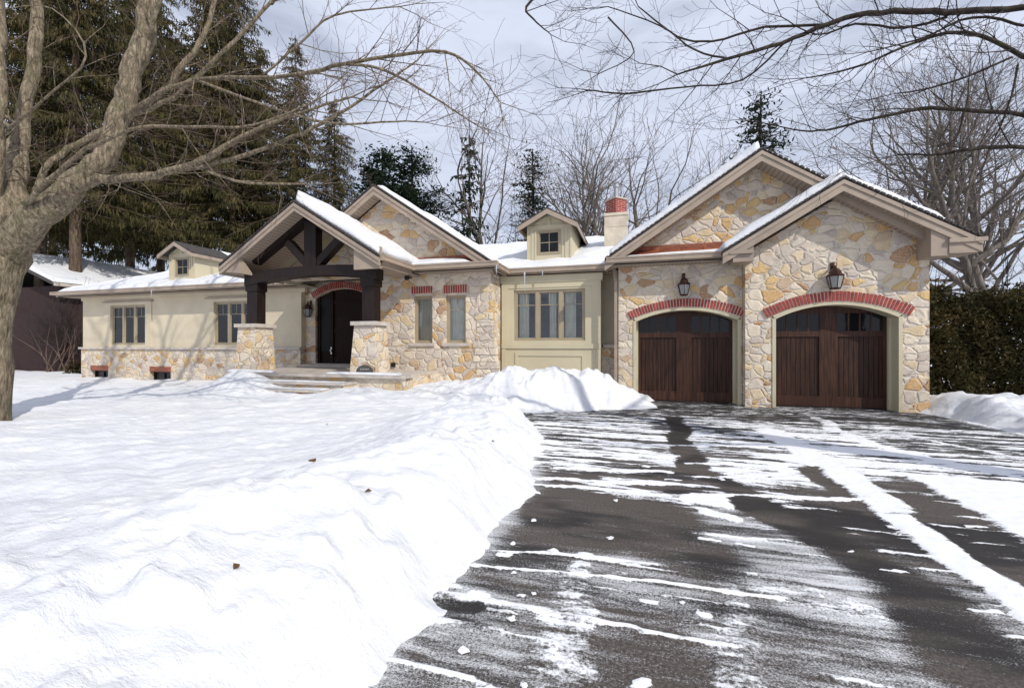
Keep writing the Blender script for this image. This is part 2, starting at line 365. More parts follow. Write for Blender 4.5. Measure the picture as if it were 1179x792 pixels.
def snow_h(x, y):
    n1 = fbm(x*.35, y*.35, 3, 4)-.5; n2 = fbm(x*1.7+y*.4, y*2.2-x*.5, 5, 5, .55)-.5; n3 = fbm(x*7, y*9, 8, 4, .6)-.5
    h = .22+n1*.16
    h = h-.10*sst(-11, -15, x)*sst(8, 12, y)
    h = h+.20*np.exp(-((x+7.6)/3.2)**2-((y-8.9)/2.0)**2)
    h = h+.52*np.exp(-((x+9.85)/.95)**2-((y-8.85)/.60)**2)+.10*np.exp(-((x+6.2)/1.2)**2-((y-8.9)/.6)**2)                      # heap at the left of the steps
    h = h-.10*np.exp(-((x+7.9)/1.0)**2-((y-8.0)/.5)**2)                       # trodden below the steps
    h = h+(.20+.26*(fbm(y*.9+x*.3, x*.5+3, 21, 3)))*np.exp(-((x+2.35+.25*np.sin(y*1.3))/.95)**2)*sst(9.2, 7.6, y)   # bank beside the driveway
    mound = .66*np.exp(-((x+1.95)/1.9)**4)*np.exp(-((y-10.7)/1.15)**2)+.30*np.exp(-((x+4.6)/1.6)**2-((y-10.6)/1.0)**2)
    mound = mound*(1+.22*n1+.15*n2)
    h = h+mound
    rough = .056+.045*np.exp(-((x+2.0)/1.2)**2)+.07*np.clip(mound*1.6, 0, 1)
    h = h+n2*rough*2.0+n3*rough*.60
    h = h+.030*(fbm((x*.8+y*.6)*1.1, (y*.8-x*.6)*5.5, 33, 4, .55)-.5)*1.6     # wind ripples
    # driveway cut-out, left
    yy = [-60, 4.6, 6.2, 7.4, 8.3, 8.9, 9.3, 60]; xx = [-.92, -.98, -1.18, -1.55, -2.2, -2.85, -3.6, -3.6]
    wob = (fbm(x*2.3, y*2.3, 41, 4)-.5)*.34
    xe = np.interp(y, yy, xx)
    d1 = np.where(y < 9.0, xe-x, -1.)
    d1 = np.where((y >= 9.0), -3.4-x, d1)
    d2 = np.minimum((.55-x), (y-9.15-.58*(x+2.6))*.86)
    d2 = np.where(x < -2.6, (y-9.15)*.9, d2)
    dl = np.maximum(d1, d2)
    xr = np.interp(y, [-60, 3, 8.5, 9.5, 11, 12, 60], [6.6, 6.6, 6.3, 6.1, 6.1, 5.95, 5.95])
    dr = x-xr
    pile = .17*np.exp(-((y-11.6)/1.0)**2)*sst(5.9, 6.9, x)+.06*np.exp(-((x-7.2)/.8)**2)*sst(9, 11, y)*(1+n2)
    h = np.where(x > 4, h+pile+n2*.06, h)
    d = np.maximum(dl, dr)+wob
    clod = sst(.56, .74, fbm(x*5.5, y*5.5, 91, 3, .55))*.085*np.exp(-((d-.28)/.42)**2)+sst(.60, .75, fbm(x*3.1, y*3.6, 95, 3, .5))*.07*np.exp(-((d-.9)/.7)**2)
    h = h+clod*(d > 0)
    k = sst(-.02, .70, d)**.75
    return np.where(d > -.02, -.06+(h+.06)*k, -.12)
gx = axis([(-900,-120,60),(-120,-40,8),(-40,-24,1),(-24,-10,.12),(-10,-5.2,.06),(-5.2,-.6,.033),(-.6,1.2,.08),(1.2,5.6,.5),(5.6,11,.07),(11,20,.6),(20,60,4),(60,120,10),(120,900,60)])
gy = axis([(-900,-60,60),(-60,-12,6),(-12,0,1.5),(0,1,.1),(1,6,.036),(6,11.6,.045),(11.6,14,.15),(14,20,1),(20,60,4),(60,120,10),(120,900,60)])
GX, GY = np.meshgrid(gx, gy)
gz = snow_h(GX, GY)
far = sst(25, 60, np.hypot(GX, GY)); gz = gz*(1-far)+far*(.15+1.0*(fbm(GX*.02, GY*.02, 9, 2)-.5))
tag(grid_mesh('snow_ground', gx, gy, gz, M['snow']), 'white snow covering the lawn and banks around the house', kind='structure')

dx = axis([(-3.9,6.9,.028)]); dy = axis([(-30,0,2),(0,1,.2),(1,6,.022),(6,12.6,.028)])
DX, DY = np.meshgrid(dx, dy)
def seg(px, py, pts, w0, w1=None):
    """soft mask along a polyline; half widths w0..w1"""
    w1 = w1 or w0; out = np.zeros_like(px); n = len(pts)-1
    for i in range(n):
        ax, ay = pts[i]; bx, by = pts[i+1]; vx, vy = bx-ax, by-ay; L2 = vx*vx+vy*vy
        t = np.clip(((px-ax)*vx+(py-ay)*vy)/L2, 0, 1); d = np.hypot(px-ax-t*vx, py-ay-t*vy)
        w = w0+(w1-w0)*(i+t)/n
        out = np.maximum(out, 1-sst(w*.55, w*1.35, d))
    return out
def gp(x, y):
    p = at(x, y, CAMZ*500/(y-398)); return (p[0], p[1])
wx = DX+(fbm(DX*1.2, DY*1.2, 61, 3)-.5)*.35; wy = DY+(fbm(DX*1.3, DY*1.3, 71, 3)-.5)*.22
strk = fbm(DX*.42+3, DY*6.5+DX*.35, 101, 4, .6)          # plough streaks running across the drive
strk2 = fbm(DX*.9, DY*17+DX*.8, 111, 3, .6); blot = fbm(DX*.9, DY*.9, 121, 4)
thick = np.zeros_like(DX); dust = np.zeros_like(DX)
zone = sst(4.3, 6.2, DY+(blot-.5)*1.5)
thick = np.maximum(thick, zone*sst(.40, .60, strk*.5+strk2*.5+(blot-.5)*.26)*.80)
dust = np.maximum(dust, .5*zone)
def P_(pts): return [gp(*p) for p in pts]
stripe = P_([(888,496),(932,522),(991,560),(1036,597),(1076,624),(1118,654),(1179,700),(1240,745)])
thick = np.maximum(thick, seg(wx, wy, stripe, .28, .15)*.8)
thick = np.maximum(thick, seg(wx, wy, P_([(905,470),(930,476),(963,494),(1010,512),(1075,530),(1179,552)]), .14, .14)*.8)
thick = np.maximum(thick, seg(wx, wy, P_([(960,485),(1040,500),(1110,515),(1179,530)]), .08, .08)*.7)
thick = np.maximum(thick, seg(wx, wy, P_([(1065,552),(1120,572),(1200,600),(1300,640)]), .2, .5)*.95)
thick = np.maximum(thick, seg(wx, wy, P_([(1110,556),(1300,590)]), .3, .8))
thick = np.maximum(thick, seg(wx, wy, P_([(795,574),(832,580)]), .15, .17)*.85)
thick = np.maximum(thick, seg(wx, wy, P_([(812,590),(838,598)]), .10, .10))
for (a, b, yy_) in ((640,770,541),(620,778,553),(630,740,562),(800,925,548),(790,900,534),(800,1010,570),(600,700,486),(650,760,500),(700,880,510),(640,780,521)):
    thick = np.maximum(thick, seg(DX, wy, P_([(a,yy_),(b,yy_+(b-a)*.03)]), .05, .07)*.95)
thick = np.maximum(thick, seg(DX, DY+(wy-DY)*.2, P_([(546,632),(650,639),(760,651),(870,661)]), .022, .022)*.9)
thick = np.maximum(thick, seg(DX, DY+(wy-DY)*.2, P_([(522,650),(650,660),(760,671),(900,690)]), .018, .020)*.9)
thick = np.maximum(thick, seg(wx, wy, P_([(676,655),(668,700),(650,740),(645,800)]), .10, .24)*.52)
thick = np.maximum(thick, seg(wx, wy, P_([(838,672),(850,700),(858,800)]), .08, .12)*.52)
# dusting
dust = np.maximum(dust, (1-sst(3.3, 4.3, DY+(blot-.5)*.8))*(.30+.42*sst(.35, .6, blot)))
dust = np.maximum(dust, seg(wx, wy, P_([(880,640),(960,690),(1040,720),(1110,770)]), .5, .35)*.98)
thick = np.maximum(thick, seg(wx, wy, P_([(880,668),(960,700),(1040,722),(1110,775)]), .22, .16)*.52)
dust = np.maximum(dust, seg(wx, wy, P_([(800,580),(860,615),(900,640)]), .3, .4)*.80)
dust = np.maximum(dust, seg(wx, wy, P_([(650,580),(700,610),(640,620)]), .2, .2)*.55)
dust = dust*(.50+.62*sst(.3, .7, strk2*.6+strk*.4))
thick = np.maximum(thick, .62*sst(.60, .74, strk2*.6+strk*.4+(blot-.5)*.15)*sst(1.6, 2.6, DY))
thick = np.maximum(thick, .66*sst(.60, .70, fbm(DX*.8+9, DY*13+DX*.4, 181, 3, .55)+(blot-.5)*.2))
thick = np.maximum(thick, .80*sst(.58, .70, fbm(DX*.7, DY*11+DX*.6, 171, 3, .5))*sst(4.4, 6.0, DY))
# bare wheel tracks
for pts, w0, w1, a in (([(775,482),(800,540),(880,590),(960,628),(1040,680),(1110,740),(1180,810)], .15, .28, .95),
                    ([(935,540),(1000,580),(1060,610),(1130,640),(1230,690)], .16, .22, .95),
                    ([(560,600),(640,600),(760,625),(800,640)], .30, .30, .85), ([(640,575),(760,590)], .30, .30, .8), ([(560,622),(700,628)], .14, .14, .8),
                    ([(500,700),(560,705)], .05, .05, .8)):
    s_ = seg(wx, wy, P_(pts), w0, w1)*a
    st2 = seg(wx, wy, stripe, .34, .16)
    thick = np.where(thick > .9, thick*(1-s_*.35*(1-st2)), thick*(1-s_)); dust = dust*(1-s_*.9)
thick = np.maximum(thick, seg(wx, wy, stripe, .24, .13)*.80); thick = np.clip(thick, 0, 1)
near = sst(8.0, 10.6, DY+(blot-.5)*1.2); thick = thick*(1-.40*near); dust = dust*(1-.5*near)
for k in range(46):
    cx_, cy_ = rnd.uniform(-1.1, 5.5), rnd.uniform(1.2, 7.5); L_ = rnd.uniform(.02, .16); 
    ix = np.searchsorted(dx, [cx_-L_-.1, cx_+L_+.1]); iy = np.searchsorted(dy, [cy_-.2, cy_+.2])
    sl = (slice(iy[0], iy[1]), slice(ix[0], ix[1]))
    if DX[sl].size: thick[sl] = np.maximum(thick[sl], seg(DX[sl], DY[sl], [(cx_-L_/2, cy_), (cx_+L_/2, cy_+rnd.uniform(-.03,.03))], rnd.uniform(.012, .035)))
edge = np.maximum(1-sst(.0, .35, DX-np.interp(DY, [0,4.6,6.2,7.4,8.3,9], [-1.12,-1.15,-1.35,-1.7,-2.3,-2.9])+(blot-.5)*.7), sst(5.9, 6.4, DX+(blot-.5)*.6))
dust = np.maximum(dust, edge*.9); thick = np.maximum(thick, sst(6.0, 6.5, DX+(blot-.5)*.6))
tan = sst(.44, .62, fbm(DX*.8, DY*2.6, 131, 4, .6))*(1-sst(6.5, 8, DY))
dz = .010*sst(.40, .62, thick+(fbm(DX*9, DY*9, 141, 3)-.5)*.5)+.006*sst(.3, .8, fbm(DX*14, DY*14, 151, 2))*sst(.45, .7, thick)
tag(grid_mesh('driveway', dx, dy, dz, M['asphalt'], np.stack([thick, dust, tan], -1)), 'dark asphalt driveway streaked with scraped snow', kind='structure')

# snow lumps left on the driveway edge
lumps = MB()
def lump(mb, x, y, z, r):
    n = 7; prof = [(r*.75, 0), (r, r*.25), (r*.8, r*.6), (r*.35, r*.8)]
    b = len(mb.v); mb.lathe((x, y, z), prof, n, rnd.random()*6)
    for i in range(b, len(mb.v)):
        v = mb.v[i]; mb.v[i] = (v[0]+rnd.uniform(-.3,.3)*r, v[1]+rnd.uniform(-.3,.3)*r, v[2]+rnd.uniform(-.15,.15)*r)
LUMP_LABEL = {0:'small chunk of snow lying on the asphalt near the snow bank'}

# ------------------------------------------------------------------ house
H = thing('house', 'sprawling cream stucco and stone bungalow with two arched garage doors and a timber portico', 'house', (-8, 13, 0))
def wall(mb, u0, u1, zb, zt, holes, a, b, ax='x', breaks=()):
    """solid wall; u along ax, a..b the thickness; holes: (u0,u1,zb,zt) numbers or functions of u"""
    F = lambda g: g if callable(g) else (lambda u, g=g: g)
    zb, zt = F(zb), F(zt); hs = [(h[0], h[1], F(h[2]), F(h[3])) for h in holes]
    us = {u0, u1, *breaks}
    for i, h in enumerate(hs):
        us |= {h[0], h[1]}
        if callable(holes[i][3]): us |= set(np.linspace(h[0], h[1], 25).tolist())
    us = sorted(u for u in us if u0-1e-9 <= u <= u1+1e-9)
    for p, q in zip(us[:-1], us[1:]):
        if q-p < 1e-5: continue
        m = (p+q)/2; act = sorted([h for h in hs if h[0] < m < h[1]], key=lambda h: h[2](m)); e = 1e-7
        cur = (zb(p+e), zb(q-e)); ivs = []
        for h in act:
            ivs.append((cur, (h[2](p+e), h[2](q-e)))); cur = (h[3](p+e), h[3](q-e))
        ivs.append((cur, (zt(p+e), zt(q-e))))
        for lo, hi in ivs:
            if hi[0]-lo[0] < 1e-4 and hi[1]-lo[1] < 1e-4: continue
            if ax == 'x': mb.hexa([(p,a,lo[0]),(q,a,lo[1]),(q,b,lo[1]),(p,b,lo[0]),(p,a,hi[0]),(q,a,hi[1]),(q,b,hi[1]),(p,b,hi[0])])
            else: mb.hexa([(b,p,lo[0]),(b,q,lo[1]),(a,q,lo[1]),(a,p,lo[0]),(b,p,hi[0]),(b,q,hi[1]),(a,q,hi[1]),(a,p,hi[0])])
def arc(cx, hw, zs, zc):
    r = zc-zs; R = (hw*hw+r*r)/(2*r)
    return lambda u: zc-R+math.sqrt(max(0, R*R-(u-cx)**2)), R, zc-R
def part(mb, name, mat, parent=H, smooth=False, label=None):
    o = mb.build(name, mat, parent, smooth)
    if label: o['label'] = label
    return o
GZ = 3.72   # eave height of the roof surface

# --- garage walls
G2Y, G1Y = 11.85, 12.1
g2arc, g2R, g2c = arc(4.44, 1.30, 2.22, 2.53); g1arc, g1R, g1c = arc(1.20, 1.30, 2.22, 2.50)
w = MB(); wall(w, 2.55, 6.24, -.3, lambda u: 3.62+.61*(2.10-abs(u-4.40)), [(3.14,5.74,-.3,g2arc)], G2Y, G2Y+.33, breaks=(4.40,))
wall(w, G2Y+.33, 22, -.3, 3.6, [], 6.22, 5.95, 'y')
part(w, 'stone_wall', M['stone'], label='stone gable wall of the right garage')
w = MB(); wall(w, -.49, 2.54, -.3, 3.70, [(-.10,2.50,-.3,g1arc)], G1Y, G1Y+.33)
wall(w, -.49, 6.0, 3.70, lambda u: 3.72+.664*(3.50-abs(u-2.84)), [], 12.15, 12.4, breaks=(2.84,))
wall(w, G1Y+.33, 13.0, -.3, 3.7, [], -.49, -.22, 'y')
part(w, 'stone_wall', M['stone'], label='stone gable wall of the left garage')
# --- recessed bay wall, stone below stucco above
BW = 12.85
w = MB(); wall(w, -4.4, -.49, .0, 1.45, [(-3.5,-1.45,1.0,1.45)], BW, BW+.25); part(w, 'stone_wall', M['stone_small'], label='low stone base beside the bay window')
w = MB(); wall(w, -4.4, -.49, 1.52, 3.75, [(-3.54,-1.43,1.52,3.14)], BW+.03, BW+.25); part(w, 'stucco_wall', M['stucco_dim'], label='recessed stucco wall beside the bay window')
w = MB(); w.box(-4.25,-3.95,BW-.07,BW+.1,1.44,1.53); part(w, 'stone_ledge', M['ledge']); w = MB(); w.box(-.95,-.5,BW-.07,BW+.1,1.44,1.53); part(w, 'stone_ledge', M['ledge'])
# --- entry stone wall with gable
EY = 11.6
w = MB(); wall(w, -8.1, -3.97, -.2, 3.62, [(-6.40,-5.78,1.58,2.97),(-5.36,-4.73,1.58,2.96)], EY, EY+.3)
wall(w, EY+.3, 13.1, -.2, 3.62, [], -4.27, -3.97, 'y')
wall(w, EY+.3, 13.1, -.2, 5.0, [], -8.1, -7.85, 'y')
wall(w, -10.9, -4.2, 3.62, lambda u: 3.68+.67*(3.40-abs(u+7.49)), [], EY+.05, EY+.3, breaks=(-7.49,))
part(w, 'stone_wall', M['stone'], label='stone entry wall with two tall windows')
# flared corner stones
w = MB(); 
for i in range(11):
    z = .25+i*.2; o_ = .30*max(0, 1-z/2.3)**1.2+.03*rnd.random()
    x0 = -4.35-rnd.random()*.15
    w.hexa([(x0,EY-.02-.03*rnd.random(),z),(-3.96+o_,EY-.03,z),(-3.96+o_,EY+.28,z),(x0,EY+.28,z),(x0,EY-.02,z+.19),(-3.97+o_*.8,EY-.02,z+.19),(-3.97+o_*.8,EY+.28,z+.19),(x0,EY+.28,z+.19)])
part(w, 'corner_stones', M['stone_small'])
# --- left wing
wl = -23.06
hol1 = (-21.28,-19.27,1.54,3.18); hol2 = (-15.64,-13.62,1.54,3.18)
w = MB(); wall(w, wl, -11.6, -.2, 1.36, [(-22.42,-21.40,-.2,.46),(-18.96,-17.86,-.2,.46)], BW, BW+.3)
wall(w, BW+.3, 20, -.2, 1.36, [], wl, wl+.3, 'y')
part(w, 'stone_wall', M['stone_small'], label='stone base of the left wing')
w = MB(); wall(w, wl+.04, -11.6, 1.44, 3.75, [hol1, hol2], BW+.04, BW+.3)
wall(w, BW+.3, 20, 1.44, 3.75, [], wl+.04, wl+.3, 'y')
wall(w, -13.2, -11.6, 3.75, 5.2, [], BW+.04, BW+.3)
wall(w, BW+.3, 13.5, -.2, 5.2, [], -11.9, -11.6, 'y')
part(w, 'stucco_wall', M['stucco'], label='cream stucco wall of the left wing')
w = MB(); w.box(wl-.07,-11.58,BW-.07,BW+.2,1.36,1.44); part(w, 'stone_ledge', M['ledge'])
w = MB(); w.box(wl+.02,-11.4,BW-.01,BW+.1,3.42,3.66); part(w, 'frieze_board', M['stucco'])
# --- door wall in the porch
DYW = 13.1
darc, dR, dc = arc(-10.05, 1.12, 3.22, 3.52)
w = MB(); wall(w, -11.6, -8.1, .5, 3.95, [(-11.17,-8.93,.84,darc)], DYW, DYW+.3); part(w, 'stone_wall', M['stone_small'], label='stone wall around the front door')
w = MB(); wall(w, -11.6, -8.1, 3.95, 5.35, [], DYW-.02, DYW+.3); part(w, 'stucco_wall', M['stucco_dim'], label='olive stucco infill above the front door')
# rear and interior shell
w = MB(); w.box(-23.0, 6.2, 20, 20.2, -.2, 3.7); part(w, 'stucco_wall', M['stucco'], label='back wall')
w = MB(); w.box(-22.7, -4.4, 13.5, 19.9, .5, .7); w.box(-4.2,-.6,13.2,19.9,.3,.45); w.box(-.2,5.9,12.6,19.9,-.1,-.02); part(w, 'floor', M['inside'])
w = MB(); w.box(-22.7,-12,16.5,16.6,.7,3.6); w.box(-11,-4.4,14.6,14.7,.7,3.6); w.box(-4.2,-.5,16,16.1,.45,3.6); w.box(-22.7,-12,13.2,16.5,3.5,3.55); w.box(-7.6,-4.3,12,14.6,3.5,3.55); w.box(-4.2,-.5,13.1,16,3.6,3.65); part(w, 'inner_wall', M['inside'])

# --- arches of brick
def brick_arch(cx, R, zc0, hw_ang, n, th, y0, y1, name='brick_arch'):
    w = MB(); a0 = -hw_ang
    for i in range(n):
        t0 = a0+2*hw_ang*(i+.17)/n; t1 = a0+2*hw_ang*(i+.83)/n; j = rnd.uniform(-.008,.008); r0, r1 = R+.012, R+th+j; yy0 = y0-rnd.uniform(.0,.010)
        p = lambda r, t: (cx+r*math.sin(t), zc0+r*math.cos(t))
        a, b, c, d = p(r0,t0), p(r0,t1), p(r1,t1), p(r1,t0)
        w.hexa([(a[0],yy0,a[1]),(b[0],yy0,b[1]),(b[0],y1,b[1]),(a[0],y1,a[1]),(d[0],yy0,d[1]),(c[0],yy0,c[1]),(c[0],y1,c[1]),(d[0],y1,d[1])])
    w.mi = 1
    for i in range(n):
        t0 = a0+2*hw_ang*i/n; t1 = a0+2*hw_ang*(i+1)/n
        p = lambda r, t: (cx+r*math.sin(t), zc0+r*math.cos(t)); a, b, c, d = p(R+.003,t0), p(R+.003,t1), p(R+th-.004,t1), p(R+th-.004,t0)
        w.hexa([(a[0],y0+.012,a[1]),(b[0],y0+.012,b[1]),(b[0],y1,b[1]),(a[0],y1,a[1]),(d[0],y0+.012,d[1]),(c[0],y0+.012,c[1]),(c[0],y1,c[1]),(d[0],y1,d[1])])
    part(w, name, [M['brick'], M['mortar']])
brick_arch(4.44, g2R, g2c, math.asin(1.42/g2R), 42, .235, G2Y-.035, G2Y+.05)
brick_arch(1.20, g1R, g1c, math.asin(1.38/g1R), 40, .22, G1Y-.035, G1Y+.05)
brick_arch(-10.05, dR, dc, math.asin(1.18/dR), 34, .24, DYW-.035, DYW+.05)
def lintel(x0, x1, z0, z1, n, y0):
    w = MB(); s_ = (x1-x0)/n
    for i in range(n): w.box(x0+s_*(i+.17), x0+s_*(i+.83), y0-.03-rnd.uniform(0,.008), y0+.05, z0+rnd.uniform(0,.006), z1-rnd.uniform(0,.008))
    w.mi = 1; w.box(x0, x1, y0-.018, y0+.05, z0+.004, z1-.006); part(w, 'brick_lintel', [M['brick'], M['mortar']])
lintel(-6.46,-5.76,3.04,3.25,9,EY); lintel(-5.42,-4.68,3.02,3.25,10,EY)

# --- garage doors
def garage_door(cx, zf, y, label):
    w = MB(); w.box(cx-1.45, cx+1.45, y+.03, y+.08, 0, 2.7)
    d = part(w, 'garage_door', M['garage_planks'], label=label)
    f = MB(); y0 = y-.005
    for a, b in ((-1.45,-1.12),(-.19,.19),(1.10,1.45)): f.box(cx+a, cx+b, y0, y+.03, .0, 2.7)
    f.box(cx-.006, cx+.006, y0-.004, y, .03, 2.5)
    for a, b in ((-1.12,-.19),(.19,1.10)):
        f.box(cx+a, cx+b, y0+.002, y+.03, .03, .27); f.box(cx+a, cx+b, y0+.002, y+.03, 1.72, 1.86); f.box(cx+a, cx+b, y0+.002, y+.03, 2.30, 2.7)
    for z in (.62, 1.22): 
        pass
    f.build('door_frame', M['garage_wood'], None); fo = bpy.data.objects[-1] if False else None
    return d, f
def mk_garage(cx, y, label):
    w = MB(); w.box(cx-1.45, cx+1.45, y+.03, y+.08, 0, 2.7)
    d = part(w, 'garage_door', M['garage_planks'], label=label)
    f = MB(); y0 = y-.005
    for a, b in ((-1.45,-1.12),(-.19,.19),(1.10,1.45)): f.box(cx+a, cx+b, y0, y+.03, .0, 2.7)
    for a, b in ((-1.12,-.19),(.19,1.10)):
        f.box(cx+a, cx+b, y0+.003, y+.03, .03, .27); f.box(cx+a, cx+b, y0+.003, y+.03, 1.72, 1.85); f.box(cx+a, cx+b, y0+.003, y+.03, 2.28, 2.7)
    sub(f, 'door_frame', M['garage_wood'], d)
    for a, b in ((-1.12,-.19),(.19,1.10)):
        g = MB(); g.box(cx+a, cx+b, y+.015, y+.025, 1.85, 2.28); sub(g, 'window_pane', M['dark_glass'], d)
        m_ = MB()
        for k in (1,2,3): xx_ = cx+a+(b-a)*k/4; m_.box(xx_-.018, xx_+.018, y+.002, y+.02, 1.85, 2.28)
        sub(m_, 'window_bar', M['garage_wood'], d)
    s_ = MB(); s_.box(cx-1.3, cx+1.3, y-.02, y+.03, .0, .025); sub(s_, 'bottom_seal', M['black_metal'], d)
def sub(mb, name, mat, parent, smooth=False):
    # sub-part: parent mesh sits at the house origin
    off = Vector((0,0,0)); p = parent
    while p is not None: off = off+Vector(p.location); p = p.parent
    me_ob = mb.build(name, mat, None, smooth, off=tuple(off)); me_ob.location = (0,0,0); me_ob.parent = parent
    return me_ob
mk_garage(4.44, 12.22, 'right garage door in full sun'); mk_garage(1.20, 12.46, 'left garage door')
def surround(cx, hw, arcf, yf, yb, th=.075):
    w = MB(); n = 24
    xs = np.linspace(cx-hw, cx+hw, n+1)
    def inner(u): return arcf(max(cx-hw, min(cx+hw, cx+(u-cx)*hw/(hw-th))))-th
    for p, q in zip(xs[:-1], xs[1:]):
        pi, qi = cx+(p-cx)*(hw-th)/hw, cx+(q-cx)*(hw-th)/hw
        w.hexa([(pi,yf,arcf(p)-th),(qi,yf,arcf(q)-th),(qi,yb,arcf(q)-th),(pi,yb,arcf(p)-th),(p,yf,arcf(p)+.004),(q,yf,arcf(q)+.004),(q,yb,arcf(q)+.004),(p,yb,arcf(p)+.004)])
    zs = arcf(cx-hw)
    for sx in (-1, 1):
        x0, x1 = sorted((cx+sx*hw, cx+sx*(hw-th))); w.box(x0, x1, yf, yb, -.05, zs-th+.02)
        x0, x1 = sorted((cx+sx*(hw-th), cx+sx*(hw-th-.05))); w.box(x0, x1, yb-.10, yb-.02, -.05, zs-th+.02)
    part(w, 'door_surround', M['panel'])
surround(4.44, 1.302, g2arc, G2Y-.02, 12.24); surround(1.20, 1.302, g1arc, G1Y-.02, 12.48)

# --- front door
w = MB(); w.box(-11.2, -8.9, DYW+.16, DYW+.22, .80, 3.6); fd = part(w, 'front_door', M['door_wood'], label='near-black timber front door')
f = MB()
for a, b in ((-11.17,-11.05),(-10.62,-10.50),(-9.05,-8.93)): f.box(a, b, DYW+.10, DYW+.16, .86, 3.5)
for z0, z1 in ((.86,1.1),(2.0,2.12),(3.0,3.12)): f.box(-10.5,-9.05,DYW+.125,DYW+.16,z0,z1)
sub(f, 'door_frame', M['door_wood'], fd)
f = MB(); f.box(-11.05,-10.62,DYW+.135,DYW+.145,1.3,3.2); sub(f, 'glass_panel', M['leaded_glass'], fd)
f = MB(); f.lathe((-10.57,DYW+.07,1.32), [(.01,-.05),(.035,-.03),(.035,.03),(.01,.05)], 10); f.box(-10.595,-10.545,DYW+.09,DYW+.10,1.2,1.45); sub(f, 'door_handle', M['steel'], fd)
w = MB(); w.box(-11.17,-8.93,DYW-.02,DYW+.16,.80,.86); part(w, 'threshold', M['ledge'])

# --- windows
def window(x0, x1, z0, z1, y, n, gridc=2, transom=.27, parent=H, casing=.07, dark=False, mat='winframe'):
    w = MB(); c = casing
    w.box(x0, x1, y, y+.10, z0, z0+c*.8); w.box(x0, x1, y, y+.10, z1-c, z1); w.box(x0, x0+c, y, y+.10, z0+c*.8, z1-c); w.box(x1-c, x1, y, y+.10, z0+c*.8, z1-c)
    cw = (x1-x0-2*c-(n-1)*c*1.6)/n
    cells = []
    for i in range(n):
        a = x0+c+i*(cw+c*1.6); cells.append((a, a+cw))
        if i: w.box(a-c*1.6, a, y+.002, y+.098, z0+c*.4, z1-c*.5)
    o = part(w, 'window', M[mat]) if parent is H else sub(w, 'window_frame', M[mat], parent)
    tgt = o if parent is H else parent
    g = MB(); b = MB()
    for a, e in cells:
        zz0, zz1 = z0+c*.8, z1-c; s_ = .028
        b.box(a, e, y+.03, y+.07, zz0, zz0+s_); b.box(a, e, y+.03, y+.07, zz1-s_, zz1); b.box(a, a+s_, y+.03, y+.07, zz0+s_, zz1-s_); b.box(e-s_, e, y+.03, y+.07, zz0+s_, zz1-s_)
        g.box(a+s_, e-s_, y+.048, y+.054, zz0+s_, zz1-s_)
        zt = zz1-(zz1-zz0)*transom
        if transom:
            b.box(a+s_, e-s_, y+.040, y+.047, zt-.011, zt+.011)
            for k in range(1, gridc): xx_ = a+(e-a)*k/gridc; b.box(xx_-.010, xx_+.010, y+.041, y+.047, zt if transom < .45 else zz0+s_, zz1-s_)
    sub(b, 'sash', M[mat], tgt); sub(g, 'pane', M['dark_glass' if dark else 'glass'], tgt)
    return o
window(-21.28,-19.27,1.54,3.18,BW+.06,3); window(-15.64,-13.62,1.54,3.18,BW+.06,3)
window(-6.40,-5.78,1.58,2.97,EY+.08,1,transom=0); window(-5.36,-4.73,1.58,2.96,EY+.08,1)
# stucco surrounds on the left wing with a drip cap
for x0, x1 in ((-21.28,-19.27),(-15.64,-13.62)):
    w = MB(); y0 = BW-.0
    w.box(x0-.34, x0-.002, y0, y0+.05, 1.445, 3.30); w.box(x1+.002, x1+.34, y0, y0+.05, 1.445, 3.30); w.box(x0-.001, x1+.001, y0, y0+.05, 3.182, 3.30)
    part(w, 'window_surround', M['stucco']); w = MB(); w.box(x0-.42, x1+.42, y0-.05, y0+.05, 3.302, 3.35); part(w, 'drip_cap', M['fascia'])
w = MB(); w.box(-6.50,-5.70,EY-.06,EY+.1,1.49,1.575); part(w, 'window_sill', M['ledge'])
w = MB(); w.box(-5.45,-4.62,EY-.06,EY+.1,1.49,1.575); part(w, 'window_sill', M['ledge'])
# basement windows
for x0, x1 in ((-22.42,-21.40),(-18.96,-17.86)):
    w = MB(); w.box(x0, x1, BW-.04, BW+.1, .46, .66); part(w, 'basement_lintel', M['copper'])
    window(x0, x1, .02, .46, BW+.12, 2, transom=0, casing=.05, dark=True, mat='black_metal')
# bay window box
BY = 12.48
w = MB(); wall(w, -3.92, -.99, .3, 3.50, [(-3.54,-1.43,1.65,3.14)], BY, BY+.40); w.box(-3.95,-.94,BY-.05,BY+.4,3.36,3.62); w.box(-3.92,-.99,BY-.04,BY+.0,1.42,1.56)
bay = part(w, 'bay', M['panel'], label='olive panelled bay under the middle eave')
f = MB()
for a, b, c, d in ((-3.92,-3.78,.3,1.42),(-3.50,-3.42,.3,1.32),(-1.13,-.99,.3,1.42),(-1.52,-1.44,.3,1.32),(-3.42,-1.52,1.20,1.32),(-3.92,-3.72,1.56,3.36),(-1.22,-.99,1.56,3.36)): f.box(a,b,BY-.025,BY,c,d)
f.box(-3.92,-.99,BY-.02,BY,3.2,3.36); sub(f, 'panel_moulding', M['panel'], bay)
window(-3.54,-1.43,1.65,3.14,BY+.04,3)

